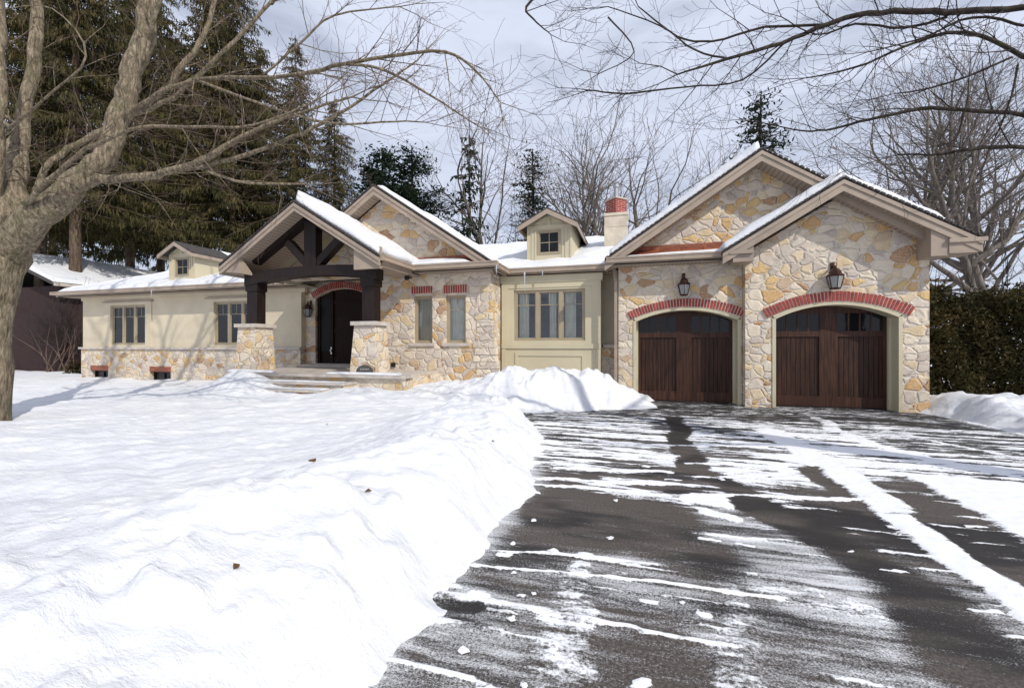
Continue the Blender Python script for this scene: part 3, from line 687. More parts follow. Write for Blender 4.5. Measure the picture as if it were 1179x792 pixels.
# --- roofs
def gable(xl, xr, xc, zl, zr, zc, y0, y1, name_label, yw, wall_l=None, wall_r=None, barge=.24, soff=True, sl=None, sr=None):
    """shingled gable roof plus bargeboards and soffits"""
    r = MB(); th = .07
    r.slab([(xl,y0,zl),(xc,y0,zc),(xc,y1,zc),(xl,y1,zl)], th); r.slab([(xc,y0,zc),(xr,y0,zr),(xr,y1,zr),(xc,y1,zc)], th)
    # ragged shingle butts along the rake
    for a, za, b, zb_ in ((xl,zl,xc,zc),(xr,zr,xc,zc)):
        L_ = math.hypot(b-a, zb_-za); n = int(L_/.13)
        for i in range(n):
            t0, t1 = (i+.12)/n, (i+.78)/n
            r.slab([(a+(b-a)*t0,y0-.035,za+(zb_-za)*t0+.02),(a+(b-a)*t1,y0-.035,za+(zb_-za)*t1+.02),(a+(b-a)*t1,y0+.02,za+(zb_-za)*t1+.02),(a+(b-a)*t0,y0+.02,za+(zb_-za)*t0+.02)][::(1 if b > a else -1)], .045)
    ro = part(r, 'roof', M['shingle'], label=name_label)
    f = MB()
    f.slab([(xl,y0-.0,zl-th-.005),(xc,y0-.0,zc-th-.005),(xc,y0+.04,zc-th-.005),(xl,y0+.04,zl-th-.005)], barge); f.slab([(xc,y0,zc-th-.005),(xr,y0,zr-th-.005),(xr,y0+.04,zr-th-.005),(xc,y0+.04,zc-th-.005)], barge)
    f.slab([(xl,y0-.025,zl-th+.0),(xc,y0-.025,zc-th+.0),(xc,y0-.002,zc-th),(xl,y0-.002,zl-th)], .09); f.slab([(xc,y0-.025,zc-th),(xr,y0-.025,zr-th),(xr,y0-.002,zr-th),(xc,y0-.002,zc-th)], .09)
    sub(f, 'bargeboard', M['fascia'], ro)
    if soff:
        s_ = MB(); q = th+.16
        s_.slab([(xl,y0+.042,zl-q),(xc,y0+.042,zc-q),(xc,yw-.003,zc-q),(xl,yw-.003,zl-q)], .03); s_.slab([(xc,y0+.042,zc-q),(xr,y0+.042,zr-q),(xr,yw-.003,zr-q),(xc,yw-.003,zc-q)], .03)
        sub(s_, 'soffit', M['soffit'], ro)
    return ro
# garage roofs
gable(1.95, 6.85, 4.40, 3.755, 3.755, 5.25, 11.30, 20.2, 'roof over the right garage', G2Y)
gable(-.82, 6.50, 2.84, 3.77, 3.77, 6.20, 11.55, 20.4, 'roof over the left garage', 12.15)
gable(-11.20, -3.78, -7.49, 3.78, 3.78, 6.27, 11.20, 19.5, 'roof over the stone entry gable', EY+.05)
gable(-11.30, -6.17, -8.735, 3.76, 3.76, 5.35, 9.45, 13.3, 'roof over the timber portico', 10.9, barge=.20)
# main hip roof
w = MB(); sl = .39; yf, yr, yb = 12.3, 17.0, 20.9; zr = GZ+sl*(yr-yf)
w.slab([(-23.7,yf,GZ),(2.2,yf+.0,GZ),(2.2,yr,zr),(-19.5,yr,zr)], .08); w.slab([(-19.5,yr,zr),(2.2,yr,zr),(2.2,yb,GZ),(-23.7,yb,GZ)], .08)
w.hexa([(-23.7,yf,GZ-.08),(-19.5,yr,zr-.08),(-19.49,yr+.01,zr-.08),(-23.7,yb,GZ-.08),(-23.7,yf,GZ-.001),(-19.5,yr,zr-.001),(-19.49,yr+.01,zr-.001),(-23.7,yb,GZ-.001)])
part(w, 'roof', M['shingle'], label='long low hipped roof')
# eaves soffits and gutters
w = MB(); w.box(-23.6,-10.9,12.36,BW+.1,3.56,3.585); w.box(-23.6,-23.0,BW+.1,20.5,3.56,3.585); part(w, 'soffit', M['soffit'])
w = MB(); w.box(-4.4,-.5,12.36,BW+.1,3.56,3.585); part(w, 'soffit', M['soffit'])
def gutter(pts, zt=3.76, wd=.12, hh=.13, fas=.20):
    w = MB()
    for (x0,y0),(x1,y1) in zip(pts[:-1], pts[1:]):
        a, b = (x0,y0), (x1,y1)
        if abs(y1-y0) < 1e-6:
            x0, x1 = min(x0,x1), max(x0,x1); w.box(x0,x1,y0-wd,y0,zt-hh,zt); w.box(x0,x1,y0-wd-.015,y0-wd+.01,zt-.03,zt+.008); w.box(x0,x1,y0-.0,y0+.03,zt-fas,zt-.01)
        else:
            s_ = 1 if a[1] < b[1] else -1; ya, yb_ = min(y0,y1), max(y0,y1)
            d = wd; w.box(x0,x0+d,ya,yb_,zt-hh,zt); w.box(x0+d-.01,x0+d+.015,ya,yb_,zt-.03,zt+.008); w.box(x0-.03,x0,ya,yb_,zt-fas,zt-.01)
    return part(w, 'gutter', M['fascia'])
gutter([(-23.75,12.36),(-11.3,12.36)]); gutter([(-3.75,12.36),(-.60,12.36)]); gutter([(-.78,11.62),(2.0,11.62)], 3.78); gutter([(-6.1,11.16),(-3.6,11.16)], 3.78)
gutter([(-6.17,9.5),(-6.17,11.12)], 3.76); gutter([(6.74,11.36),(6.74,20)], 3.76); gutter([(-3.72,11.25),(-3.72,12.3)], 3.74); 
w = MB(); w.box(-23.85,-23.73,12.2,20.5,3.63,3.76); part(w, 'gutter', M['fascia'])
# cornice returns
w = MB()
w.box(6.00,6.30,11.34,11.86,3.40,4.02); w.box(6.302,6.80,11.32,11.9,3.44,3.68); w.box(6.28,6.92,11.27,11.40,3.66,3.745); w.box(6.26,6.76,11.9,20,3.52,3.6)
part(w, 'cornice_return', M['fascia'])
w = MB(); w.box(2.18,2.62,11.345,11.86,3.48,3.95); w.box(2.1,2.60,11.28,11.40,3.66,3.745); part(w, 'cornice_return', M['fascia'])
w = MB(); w.box(-.72,2.5,11.62,12.1,3.60,3.63); part(w, 'soffit', M['soffit'])
w = MB(); w.box(-6.15,-3.72,11.16,11.62,3.59,3.62); part(w, 'soffit', M['soffit'])
w = MB(); w.box(-6.95,-6.17,9.52,9.60,3.44,3.98); w.box(-6.95,-6.17,9.60,11.6,3.52,3.56); part(w, 'cornice_return', M['fascia'])
w = MB(); w.add([(-11.22,9.50,3.58),(-10.62,9.50,3.52),(-10.62,9.50,4.02),(-10.55,9.9,3.50),(-11.22,11.2,3.58),(-10.55,11.2,3.5)], [(0,1,2),(1,3,2),(0,4,5,3,1)]); part(w, 'cornice_return', M['fascia'])
# portico ceiling lining
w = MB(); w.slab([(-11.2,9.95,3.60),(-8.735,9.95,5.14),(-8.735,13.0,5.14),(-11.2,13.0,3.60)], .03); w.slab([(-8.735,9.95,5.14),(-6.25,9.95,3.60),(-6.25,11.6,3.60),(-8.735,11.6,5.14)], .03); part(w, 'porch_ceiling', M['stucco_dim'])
# copper flashing aprons
w = MB(); w.slab([(-.45,11.66,3.80),(2.3,11.66,3.80),(2.4,12.14,4.06),(-.1,12.14,4.06)], .03)
for i in range(5): w.bar((.05+i*.52,11.75,3.86),(.1+i*.52,12.13,4.06),.03,.03)
w.box(.0,2.5,12.09,12.15,3.98,4.14); part(w, 'copper_flashing', M['copper'])
w = MB(); w.slab([(-6.6,11.2,3.80),(-4.0,11.2,3.80),(-4.1,11.64,4.04),(-6.6,11.64,4.04)], .03)
w.box(-6.6,-4.25,11.59,11.65,3.98,4.10); part(w, 'copper_flashing', M['copper'])
# downspout
w = MB(); w.bar((-.62,12.2,3.7),(-.56,12.05,3.2),.07,.07); w.bar((-.56,12.05,3.22),(-.56,12.05,.3),.075,.06,(0,1,0)); part(w, 'downspout', M['fascia'])

# --- portico timber and piers
def pier(cx, half_b, half_t, y0, y1, z0, z1, lab):
    w = MB(); e = .1
    n = 6
    for i in range(n):
        a, b = i/n, (i+1)/n; ha = half_b+(half_t-half_b)*a; hb = half_b+(half_t-half_b)*b; za, zb_ = z0+(z1-z0)*a, z0+(z1-z0)*b
        ya, yb_ = (half_b-ha), (half_b-hb)
        w.hexa([(cx-ha,y0+ya,za),(cx+ha,y0+ya,za),(cx+ha,y1-ya,za),(cx-ha,y1-ya,za),(cx-hb,y0+yb_,zb_),(cx+hb,y0+yb_,zb_),(cx+hb,y1-yb_,zb_),(cx-hb,y1-yb_,zb_)])
    p = part(w, 'pier', M['stone_small'], label=lab)
    c = MB(); c.box(cx-half_t-.07, cx+half_t+.07, y0+half_b-half_t-.07, y1-half_b+half_t+.07, z1, z1+.10); sub(c, 'cap_stone', M['ledge'], p)
pier(-6.80, .42, .31, 9.65, 10.40, .3, 2.03, 'stone pier right of the porch steps'); pier(-10.62, .38, .31, 9.65, 10.40, .3, 2.02, 'stone pier left of the porch steps')
def post(cx, hw):
    w = MB(); w.box(cx-hw,cx+hw,9.90,10.20,2.12,3.26); w.box(cx-hw-.03,cx+hw+.03,9.87,10.23,3.06,3.30); part(w, 'post', M['timber'])
post(-6.79,.18); post(-10.62,.18)
w = MB(); n = 16; x0, x1 = -10.85, -6.52
for i in range(n):
    a, b = x0+(x1-x0)*i/n, x0+(x1-x0)*(i+1)/n
    f_ = lambda u: 3.22+.20*(1-((u+8.6)/2.15)**2); g_ = lambda u: 3.58+.10*(1-((u+8.6)/2.15)**2)
    w.hexa([(a,9.85,f_(a)),(b,9.85,f_(b)),(b,10.2,f_(b)),(a,10.2,f_(a)),(a,9.85,g_(a)),(b,9.85,g_(b)),(b,10.2,g_(b)),(a,10.2,g_(a))])
part(w, 'arched_beam', M['timber'])
w = MB(); w.box(-8.80,-8.42,9.88,10.14,3.6,5.0); part(w, 'king_post', M['timber'])
for a, b in (((-9.42,10.02,4.40),(-8.72,10.02,3.70)),((-7.68,10.02,4.40),(-8.48,10.02,3.70))):
    w = MB(); w.bar(a, b, .20, .23, (0,1,0)); part(w, 'brace', M['timber'])
for a, b in (((-10.60,10.01,3.92),(-8.74,10.01,5.06)),((-6.72,10.01,3.84),(-8.74,10.01,5.06))):
    w = MB(); w.bar(a, b, .20, .26, (0,1,0)); part(w, 'rafter', M['timber'])
# porch slab and steps
w = MB(); w.box(-10.85,-5.45,9.40,13.1,-.1,.70); part(w, 'porch_base', M['stone_small'])
w = MB(); w.box(-10.95,-5.38,9.30,9.8,.70,.775); w.box(-11.2,-7.85,9.8,13.1,.70,.77); w.box(-7.9,-5.6,9.8,11.6,.7,.77); part(w, 'porch_slab', M['ledge'])
w = MB(); w.box(-11.4,-7.9,12.6,13.1,.77,.84); part(w, 'step', M['ledge'])
for k, (y0, z) in enumerate(((8.85,.60),(8.52,.45),(8.20,.30))):
    w = MB(); xr_ = -6.95-.12*k+(.2 if k == 0 else 0); w.box(-9.05, xr_, y0, 9.40, z-.055, z); w.mi = 1; w.box(-9.02, xr_-.03, y0+.05, 9.40, z-.16, z-.056); part(w, 'step', [M['ledge'], M['stone_small']])
# --- lanterns, camera, outlet
def lantern(cx, y, z, s_=1., parent=H):
    w = MB(); yc = y-.17*s_
    w.lathe((cx,yc,z), [(.10*s_,-.20*s_),(.115*s_,-.18*s_),(.10*s_,-.165*s_)], 6, math.pi/6)
    w.lathe((cx,yc,z), [(.165*s_,.09*s_),(.185*s_,.12*s_),(.12*s_,.17*s_),(.125*s_,.20*s_),(.07*s_,.27*s_),(.03*s_,.29*s_),(.03*s_,.33*s_)], 6, math.pi/6)
    for j in range(6):
        a = math.pi/6+j*math.pi/3; w.bar((cx+.108*s_*math.cos(a),yc+.108*s_*math.sin(a),z-.17*s_),(cx+.17*s_*math.cos(a),yc+.17*s_*math.sin(a),z+.10*s_),.014*s_,.014*s_)
    ring = [(cx+.035*s_*math.sin(a)*1.0, yc, z+.37*s_+.05*s_*math.cos(a)) for a in np.linspace(0, 2*math.pi, 11)]; w.tube(ring, [.009*s_]*11, 5, False)
    w.bar((cx,y-.02,z+.34*s_),(cx,yc,z+.34*s_),.025*s_,.03*s_); w.box(cx-.04*s_,cx+.04*s_,y-.03,y,z+.24*s_,z+.44*s_)
    o = part(w, 'wall_lantern', M['bronze'])
    g = MB(); g.lathe((cx,yc,z), [(.10*s_,-.165*s_),(.16*s_,.09*s_)], 6, math.pi/6); sub(g, 'lantern_glass', M['lamp_glass'], o)
    c = MB()
    for a in (0, 2.1, 4.2): c.lathe((cx+.04*s_*math.cos(a),yc+.04*s_*math.sin(a),z), [(.012*s_,-.15*s_),(.012*s_,-.04*s_),(.003*s_,.0)], 6)
    sub(c, 'candle', M['limestone'], o)
lantern(4.38, G2Y, 3.0); lantern(1.15, G1Y, 2.97, .93); lantern(-11.36, DYW, 2.72, .95)
w = MB(); w.lathe((-6.42,11.25,3.45), [(.03,-.05),(.07,-.03),(.07,.06),(.03,.08)], 10); w.bar((-6.42,11.25,3.58),(-6.42,11.25,3.5),.04,.04,(0,1,0)); w.bar((-6.35,11.2,3.47),(-6.2,11.1,3.44),.06,.06); part(w, 'security_light', M['black_metal'])
w = MB(); w.box(-7.13,-7.0,EY-.05,EY,.86,.99); part(w, 'outlet_box', M['black_metal'])
# --- chimney
cx, cy = -.66, 14.6
w = MB(); w.box(cx-.36,cx+.36,cy-.36,cy+.36,4.2,5.66); ch = part(w, 'chimney', M['limestone'])
f = MB(); f.box(cx-.39,cx+.39,cy-.39,cy+.39,5.66,5.74); f.box(cx-.37,cx+.37,cy-.37,cy+.37,5.30,5.34); sub(f, 'chimney_cap', M['limestone'], ch)
f = MB(); nl = 8; hh = .48/nl; R_ = .335
for k in range(nl):
    z = 5.745+k*hh
    for sd_ in range(4):
        a0 = sd_*math.pi/2; p0 = Vector((cx+R_*math.cos(a0), cy+R_*math.sin(a0), 0)); p1 = Vector((cx+R_*math.cos(a0+math.pi/2), cy+R_*math.sin(a0+math.pi/2), 0))
        cuts = [0,.5,1] if k % 2 else [0,.25,.75,1]
        for a, b in zip(cuts[:-1], cuts[1:]):
            q0 = p0.lerp(p1, a+.02); q1 = p0.lerp(p1, b-.02); nrm = ((p0+p1)/2-Vector((cx,cy,0))).normalized()*.06
            f.hexa([(q0.x,q0.y,z+.007),(q1.x,q1.y,z+.007),(q1.x-nrm.x,q1.y-nrm.y,z+.007),(q0.x-nrm.x,q0.y-nrm.y,z+.007),(q0.x,q0.y,z+hh-.007),(q1.x,q1.y,z+hh-.007),(q1.x-nrm.x,q1.y-nrm.y,z+hh-.007),(q0.x-nrm.x,q0.y-nrm.y,z+hh-.007)])
f.mi = 1; f.lathe((cx,cy,5.742), [(R_-.012,0),(R_-.012,.485)], 4); sub(f, 'brick_crown', [M['brick'], M['mortar']], ch)
f = MB(); f.lathe((cx,cy,6.23), [(.37,0),(.38,.05),(.30,.07)], 4); sub(f, 'chimney_slab', M['ledge'], ch)
f = MB(); f.lathe((cx,cy,6.3), [(.09,0),(.09,.18),(.075,.19),(.075,.36),(.11,.36),(.11,.42),(.085,.42),(.085,.5),(.12,.5),(.03,.58)], 12); sub(f, 'flue_pipe', M['steel'], ch)
# --- dormers
def dormer(cx, y, z0, label, s_=1.):
    hw = .68; ze = 5.22; za = 5.68; w = MB()
    wall(w, cx-hw, cx+hw, z0, lambda u: ze+.50*(hw-abs(u-cx)), [(cx-.36,cx+.36,4.28,5.02)], y, y+.1, breaks=(cx,))
    wall(w, y+.1, y+3.2, z0, ze, [], cx+hw-.1, cx+hw, 'y'); wall(w, y+.1, y+3.2, z0, ze, [], cx-hw, cx-hw+.1, 'y')
    d = part(w, 'dormer', M['panel'], label=label)
    r = MB(); o_ = .22; zz = ze-.11+.03; zc_ = ze+.5*hw+.05; y1 = y+3.6
    r.slab([(cx-hw-o_,y-.32,zz),(cx,y-.32,zc_),(cx,y1,zc_),(cx-hw-o_,y1,zz)], .05); r.slab([(cx,y-.32,zc_),(cx+hw+o_,y-.32,zz),(cx+hw+o_,y1,zz),(cx,y1,zc_)], .05); sub(r, 'dormer_roof', M['shingle'], d)
    f = MB(); f.slab([(cx-hw-o_,y-.34,zz-.05),(cx,y-.34,zc_-.05),(cx,y-.30,zc_-.05),(cx-hw-o_,y-.30,zz-.05)], .14); f.slab([(cx,y-.34,zc_-.05),(cx+hw+o_,y-.34,zz-.05),(cx+hw+o_,y-.30,zz-.05),(cx,y-.30,zc_-.05)], .14)
    f.slab([(cx-hw-o_,y-.30,zz-.055),(cx-hw-o_+.03,y-.30,zz-.04),(cx-hw-o_+.03,y1,zz-.04),(cx-hw-o_,y1,zz-.055)], .12); f.slab([(cx+hw+o_-.03,y-.30,zz-.04),(cx+hw+o_,y-.30,zz-.055),(cx+hw+o_,y1,zz-.055),(cx+hw+o_-.03,y1,zz-.04)], .12)
    sub(f, 'dormer_fascia', M['fascia'], d)
    t = MB(); t.box(cx-hw,cx+hw,y-.03,y,5.08,5.16); t.box(cx-.05,cx+.05,y-.035,y-.001,5.161,5.52)
    t.bar((cx-.42,y-.03,5.20),(cx-.05,y-.03,5.42),.05,.07,(0,1,0)); t.bar((cx+.42,y-.03,5.20),(cx+.05,y-.03,5.42),.05,.07,(0,1,0))
    for xx_ in (-.66,-.52,-.42,.42,.52,.66): t.box(cx+xx_-.025, cx+xx_+.025, y-.02, y, z0, 5.08)
    sub(t, 'trim', M['panel'], d)
    window(cx-.36,cx+.36,4.28,5.02,y-.02,1,gridc=2,transom=.5,parent=d,casing=.06,dark=True)
dormer(-2.58, 13.0, 3.9, 'dormer above the bay window'); dormer(-17.45, 13.0, 3.9, 'dormer on the left wing')

# --- snow lying on the roofs
def snow_patch(mb, q, th, nu, nv, seed=0, edge=.12, edges=(1,1,1,1), wob=.05):
    """q: 4 corners a(u0v0) b(u1v0) c(u1v1) d(u0v1); edges which of v0,u1,v1,u0 taper"""
    a, b, c, d = [np.array(p, float) for p in q]
    U, V = np.meshgrid(np.linspace(0,1,nu), np.linspace(0,1,nv))
    P = (a*((1-U)*(1-V))[...,None]+b*(U*(1-V))[...,None]+c*(U*V)[...,None]+d*((1-U)*V)[...,None])
    Lu = np.linalg.norm(b-a); Lv = np.linalg.norm(d-a)
    dist = np.full(U.shape, 9.)
    if edges[0]: dist = np.minimum(dist, V*Lv)
    if edges[2]: dist = np.minimum(dist, (1-V)*Lv)
    if edges[1]: dist = np.minimum(dist, (1-U)*Lu)
    if edges[3]: dist = np.minimum(dist, U*Lu)
    pr = np.sqrt(np.clip(1-(1-np.clip(dist/edge, 0, 1))**2, 0, 1))
    nz = (fbm(P[...,0]*1.1+seed, P[...,1]*1.1+seed, 200+seed, 4)-.5)
    # uneven outline
    w1 = (fbm(P[...,0]*2.2+seed, P[...,1]*2.2, 300+seed, 3)-.5)*wob*2
    P[...,1] += np.where(V < .02, w1, 0)
    T = P.copy(); T[...,2] += (th+nz*th*1.25)*np.where(pr > 0, pr*.85+.15, .3)
    B = P.copy(); B[...,2] += .004
    n = nu*nv; b0 = len(mb.v)
    mb.v.extend(map(tuple, T.reshape(-1,3))); mb.v.extend(map(tuple, B.reshape(-1,3)))
    for j in range(nv-1):
        for i in range(nu-1):
            k = b0+j*nu+i; mb.f.append((k,k+1,k+nu+1,k+nu)); mb.m.append(0); mb.f.append((n+k+nu,n+k+nu+1,n+k+1,n+k)); mb.m.append(0)
    for i in range(nu-1):
        k = b0+i; mb.f.append((n+k,n+k+1,k+1,k)); mb.m.append(0); k = b0+(nv-1)*nu+i; mb.f.append((k,k+1,n+k+1,n+k)); mb.m.append(0)
    for j in range(nv-1):
        k = b0+j*nu; mb.f.append((k,k+nu,n+k+nu,n+k)); mb.m.append(0); k = b0+j*nu+nu-1; mb.f.append((n+k,n+k+nu,k+nu,k)); mb.m.append(0)
def roof_snow(label, *patches):
    mb = MB()
    for i, p in enumerate(patches): snow_patch(mb, *p[0], **p[1])
    tag(mb.build('roof_snow', M['snow'], None, True), label, 'snow', None, 'stuff')
Z = lambda y: GZ+.39*(y-12.3)+.0
roof_snow('snow sheet over the long left wing and middle roof', (([(-23.60,12.33,Z(12.33)),(2.1,12.33,Z(12.33)),(2.1,17,Z(17)),(-19.5,17,Z(17))], .17, 260, 40), dict(seed=1, edge=.22, edges=(1,0,0,1), wob=.06)),
    (([(-23.60,20.8,Z(12.33)),(-23.60,12.4,Z(12.33)),(-19.52,16.95,Z(17)),(-19.5,17.05,Z(17))], .17, 30, 16), dict(seed=2, edge=.2, edges=(1,0,0,0))))
e_ = lambda x, xc, zc, m: zc-m*abs(x-xc)
def slope(xc, zc, m, xa, xb, y0, y1):   # from ridge x=xa to eave x=xb
    za, zb_ = e_(xa,xc,zc,m), e_(xb,xc,zc,m)
    return [(xa,y0,za),(xb,y0,zb_),(xb,y1,zb_),(xa,y1,za)] if xb > xa else [(xb,y0,zb_),(xa,y0,za),(xa,y1,za),(xb,y1,zb_)]
roof_snow('thick snow on the right slope of the timber portico', ((slope(-8.735,5.35,.62,-8.70,-6.20,9.47,13.0), .26, 40, 44), dict(seed=3, edge=.10, edges=(1,0,0,0), wob=.02)))
roof_snow('snow on the roof behind the stone entry gable', ((slope(-7.49,6.27,.671,-7.40,-3.85,11.24,19), .15, 40, 50), dict(seed=4, edge=.2, edges=(1,1,0,1), wob=.05)))
roof_snow('snow on the left garage roof beside the big gable', ((slope(2.84,6.20,.664,2.80,-.70,11.57,19), .22, 40, 50), dict(seed=5, edge=.12, edges=(1,0,0,0), wob=.04)),
    ((slope(2.84,6.20,.664,2.88,6.3,11.58,19), .15, 40, 50), dict(seed=6, edge=.08, edges=(1,0,0,0), wob=.04)))
roof_snow('snow on the right garage roof between the two gables', ((slope(4.40,5.25,.61,4.37,1.98,11.29,12.5), .21, 44, 14), dict(seed=7, edge=.09, edges=(1,0,0,0), wob=.012)),
    ((slope(4.40,5.25,.61,4.43,6.25,11.32,19), .17, 40, 50), dict(seed=8, edge=.08, edges=(1,1,0,0), wob=.05)))
roof_snow('thin snow behind the gutter under the stone entry gable', (([(-6.5,11.12,3.80),(-4.4,11.12,3.80),(-4.9,11.5,3.97),(-6.5,11.62,4.03)], .05, 30, 8), dict(seed=9, edge=.1, wob=.02)))
roof_snow('thin snow on the ledge beneath the left garage gable', (([(-.5,11.6,3.79),(2.3,11.6,3.79),(2.35,11.95,3.93),(1.2,11.72,3.83)], .04, 30, 8), dict(seed=10, edge=.1, wob=.02)))
roof_snow('patchy snow on the back of the left dormer roof', ((slope(-17.45,5.62,.50,-17.40,-16.75,14.6,16.2), .04, 12, 16), dict(seed=11, edge=.2, wob=.1)))
roof_snow('snow caps on the porch slab and steps', (([(-10.9,9.32,.776),(-9.35,9.32,.776),(-9.5,9.64,.776),(-10.85,9.64,.776)], .07, 24, 8), dict(seed=12, edge=.12)),
    (([(-7.7,9.32,.776),(-5.5,9.32,.776),(-5.6,9.62,.776),(-7.4,9.62,.776)], .05, 24, 8), dict(seed=13, edge=.1)),
    (([(-9.03,8.87,.601),(-6.9,8.87,.601),(-6.9,9.2,.601),(-9.03,9.2,.601)], .025, 24, 8), dict(seed=14, edge=.1)),
    (([(-9.03,8.54,.451),(-7.1,8.54,.451),(-7.1,8.84,.451),(-9.03,8.84,.451)], .03, 24, 8), dict(seed=15, edge=.1)))

# ------------------------------------------------------------------ things at the house
def curtain(x0, x1, z0, z1, y, label, amp=.02):
    mb = MB(); n = int((x1-x0)/.012)
    ph = rnd.random()*6
    for i in range(n):
        for k, x in enumerate((x0+(x1-x0)*i/n, x0+(x1-x0)*(i+1)/n)):
            u = (x-x0)
            yy_ = lambda f, u=u: y+amp*math.sin(u*55+ph+2*math.sin(u*9))*(1 if f else .8)
            mb.v.append((x-x0, yy_(0)-y, 0)); mb.v.append((x-x0, yy_(1)-y, z1-z0))
        b = len(mb.v)-4; mb.f.append((b,b+2,b+3,b+1)); mb.m.append(0)
    o = mb.build('curtain', M['curtain'], None, True); o.location = (x0, y, z0); tag(o, label, 'curtain', 'curtains behind the front windows')
curtain(-6.34,-5.84,1.64,2.92,EY+.19,'pale gathered curtain filling the left of the two tall windows in the stone wall')
curtain(-5.30,-4.79,1.64,2.92,EY+.20,'pale curtain behind the right of the two tall windows in the stone wall')
curtain(-3.42,-3.12,1.7,3.05,BY+.20,'curtain behind the left sash of the bay window')
curtain(-2.92,-2.76,1.7,3.05,BY+.20,'narrow curtain at the left side of the middle sash of the bay window'); curtain(-2.50,-2.30,1.7,3.05,BY+.20,'narrow curtain at the right side of the middle sash of the bay window')
curtain(-2.05,-1.72,1.7,3.05,BY+.20,'wide curtain behind the right sash of the bay window')
curtain(-21.2,-19.4,1.6,3.1,BW+.22,'pale curtain across the window at the far left of the wing')
def icicle(x, y, z, L_, label):
    mb = MB(); mb.lathe((0,0,0), [(.004,-L_),(.012,-L_*.6),(.02,-L_*.2),(.028,0)], 7); o = mb.build('icicle', M['ice'], None, True); o.location = (x,y,z); tag(o, label, 'icicle', 'icicles under the gutters')
icicle(-3.15,12.23,3.64,.62,'long icicle hanging from the gutter over the left sash of the bay window')
icicle(-3.62,11.05,3.66,.26,'short icicle at the right end of the gutter below the stone entry gable')
icicle(-2.62,12.23,3.64,.16,'tiny icicle beside the long one over the bay window')
icicle(-18.0,12.23,3.64,.3,'icicle hanging from the left wing gutter below the dormer')
mb = MB(); n = 14
pl = [(.24*math.cos(math.pi*i/n), .06+.16*math.sin(math.pi*i/n)) for i in range(n+1)]+[(-.24,0),(.24,0)]
mb.prism_y(pl[::-1], 0, .035); pq = thing('welcome_stone', 'small dark arched slate stone leaning at the foot of the right porch pier', 'garden stone', (-6.62,9.50,.79))
o = mb.build('slate_plate', M['slate'], None); o.parent = pq
mb = MB()
for i in range(6): mb.box(-.12+i*.045,-.095+i*.045,-.004,.001,.09+.01*(i%2),.14); 
o = mb.build('carved_marks', M['concrete'], None); o.parent = pq

# neighbour house
NHx = -29.5
nb = thing('neighbour_house', 'dark red brick house with a snowy roof half hidden by trunks at far left', 'house', (NHx-5, 22, 0))
w = MB(); w.box(NHx-10, NHx, 15.5, 32, -.2, 4.7); w.build('wall', M['far_brick'], nb)
w = MB(); w.slab([(NHx+.7,14.9,4.75),(NHx+.7,32.5,4.75),(NHx-5,32.5,6.9),(NHx-5,14.9,6.9)], .15); w.slab([(NHx-5,14.9,6.9),(NHx-5,32.5,6.9),(NHx-10.7,32.5,4.75),(NHx-10.7,14.9,4.75)], .15); w.build('roof', M['shingle'], nb)
w = MB(); w.box(NHx+.70,NHx+.84,14.9,32.5,4.58,4.74); w.build('gutter', M['ledge'], nb)
for y0 in (18., 23.):
    w = MB(); w.box(NHx-.02,NHx+.03,y0,y0+1.4,1.6,3.2); w.build('window', M['dark_glass'], nb)
mb = MB(); snow_patch(mb, [(NHx+.6,14.95,4.78),(NHx+.6,32.4,4.78),(NHx-5,32.4,6.9),(NHx-5,14.95,6.9)], .15, 60, 30, 31, .25, (1,0,0,1)); tag(mb.build('roof_snow', M['snow'], None, True), 'snow on the roof of the dark red brick house', 'snow', None, 'stuff')

# ------------------------------------------------------------------ trees
def rot_about(v, ax, a): 
    from mathutils import Quaternion
    return Quaternion(ax, a) @ v
def grow(mb, tw, p, d, L_, r, lev, R, maxlev=4, up=.05, spread=.7, curl=.25, rmin=.004, tr=.012, kids=(3,5)):
    """recursive bare branch: thick wood in mb, thin twigs in tw"""
    n = max(3, int(L_/.35)) if lev < 2 else 3
    n = min(n, 9) if lev < 2 else 4; pts = [p.copy()]; rad = [r]; dirs = [d.copy()]
    for i in range(n):
        j = Vector((R.gauss(0,1), R.gauss(0,1), R.gauss(0,.8)))*curl*(.5 if lev < 2 else .8)
        d = (d+j+Vector((0,0,up))).normalized(); p = p+d*(L_/n); pts.append(p.copy()); rad.append(max(rmin, r*(1-.62*(i+1)/n))); dirs.append(d.copy())
    tgt = mb if r > tr else tw
    tgt.tube(pts, rad, 7 if r > .08 else (5 if r > .02 else 3), False)
    if lev >= maxlev: return
    k = R.randint(*kids)+(1 if lev == 0 else 0)
    for c in range(k):
        t = .25+.75*(c+R.random())/k; i = min(n, max(1, int(t*n)))
        ax = dirs[i].orthogonal().normalized(); ax = rot_about(ax, dirs[i], R.random()*6.283)
        nd = rot_about(dirs[i], ax, spread*(.6+.7*R.random()))
        grow(mb, tw, pts[i], nd, L_*(.45+.3*R.random())*(1.05-.35*t), rad[i]*(.5+.2*R.random()), lev+1, R, maxlev, up, spread, curl, rmin, tr, kids)
    nd = dirs[-1]; grow(mb, tw, pts[-1], nd, L_*.55, rad[-1]*.9, lev+1, R, maxlev, up, spread, curl, rmin, tr, kids)
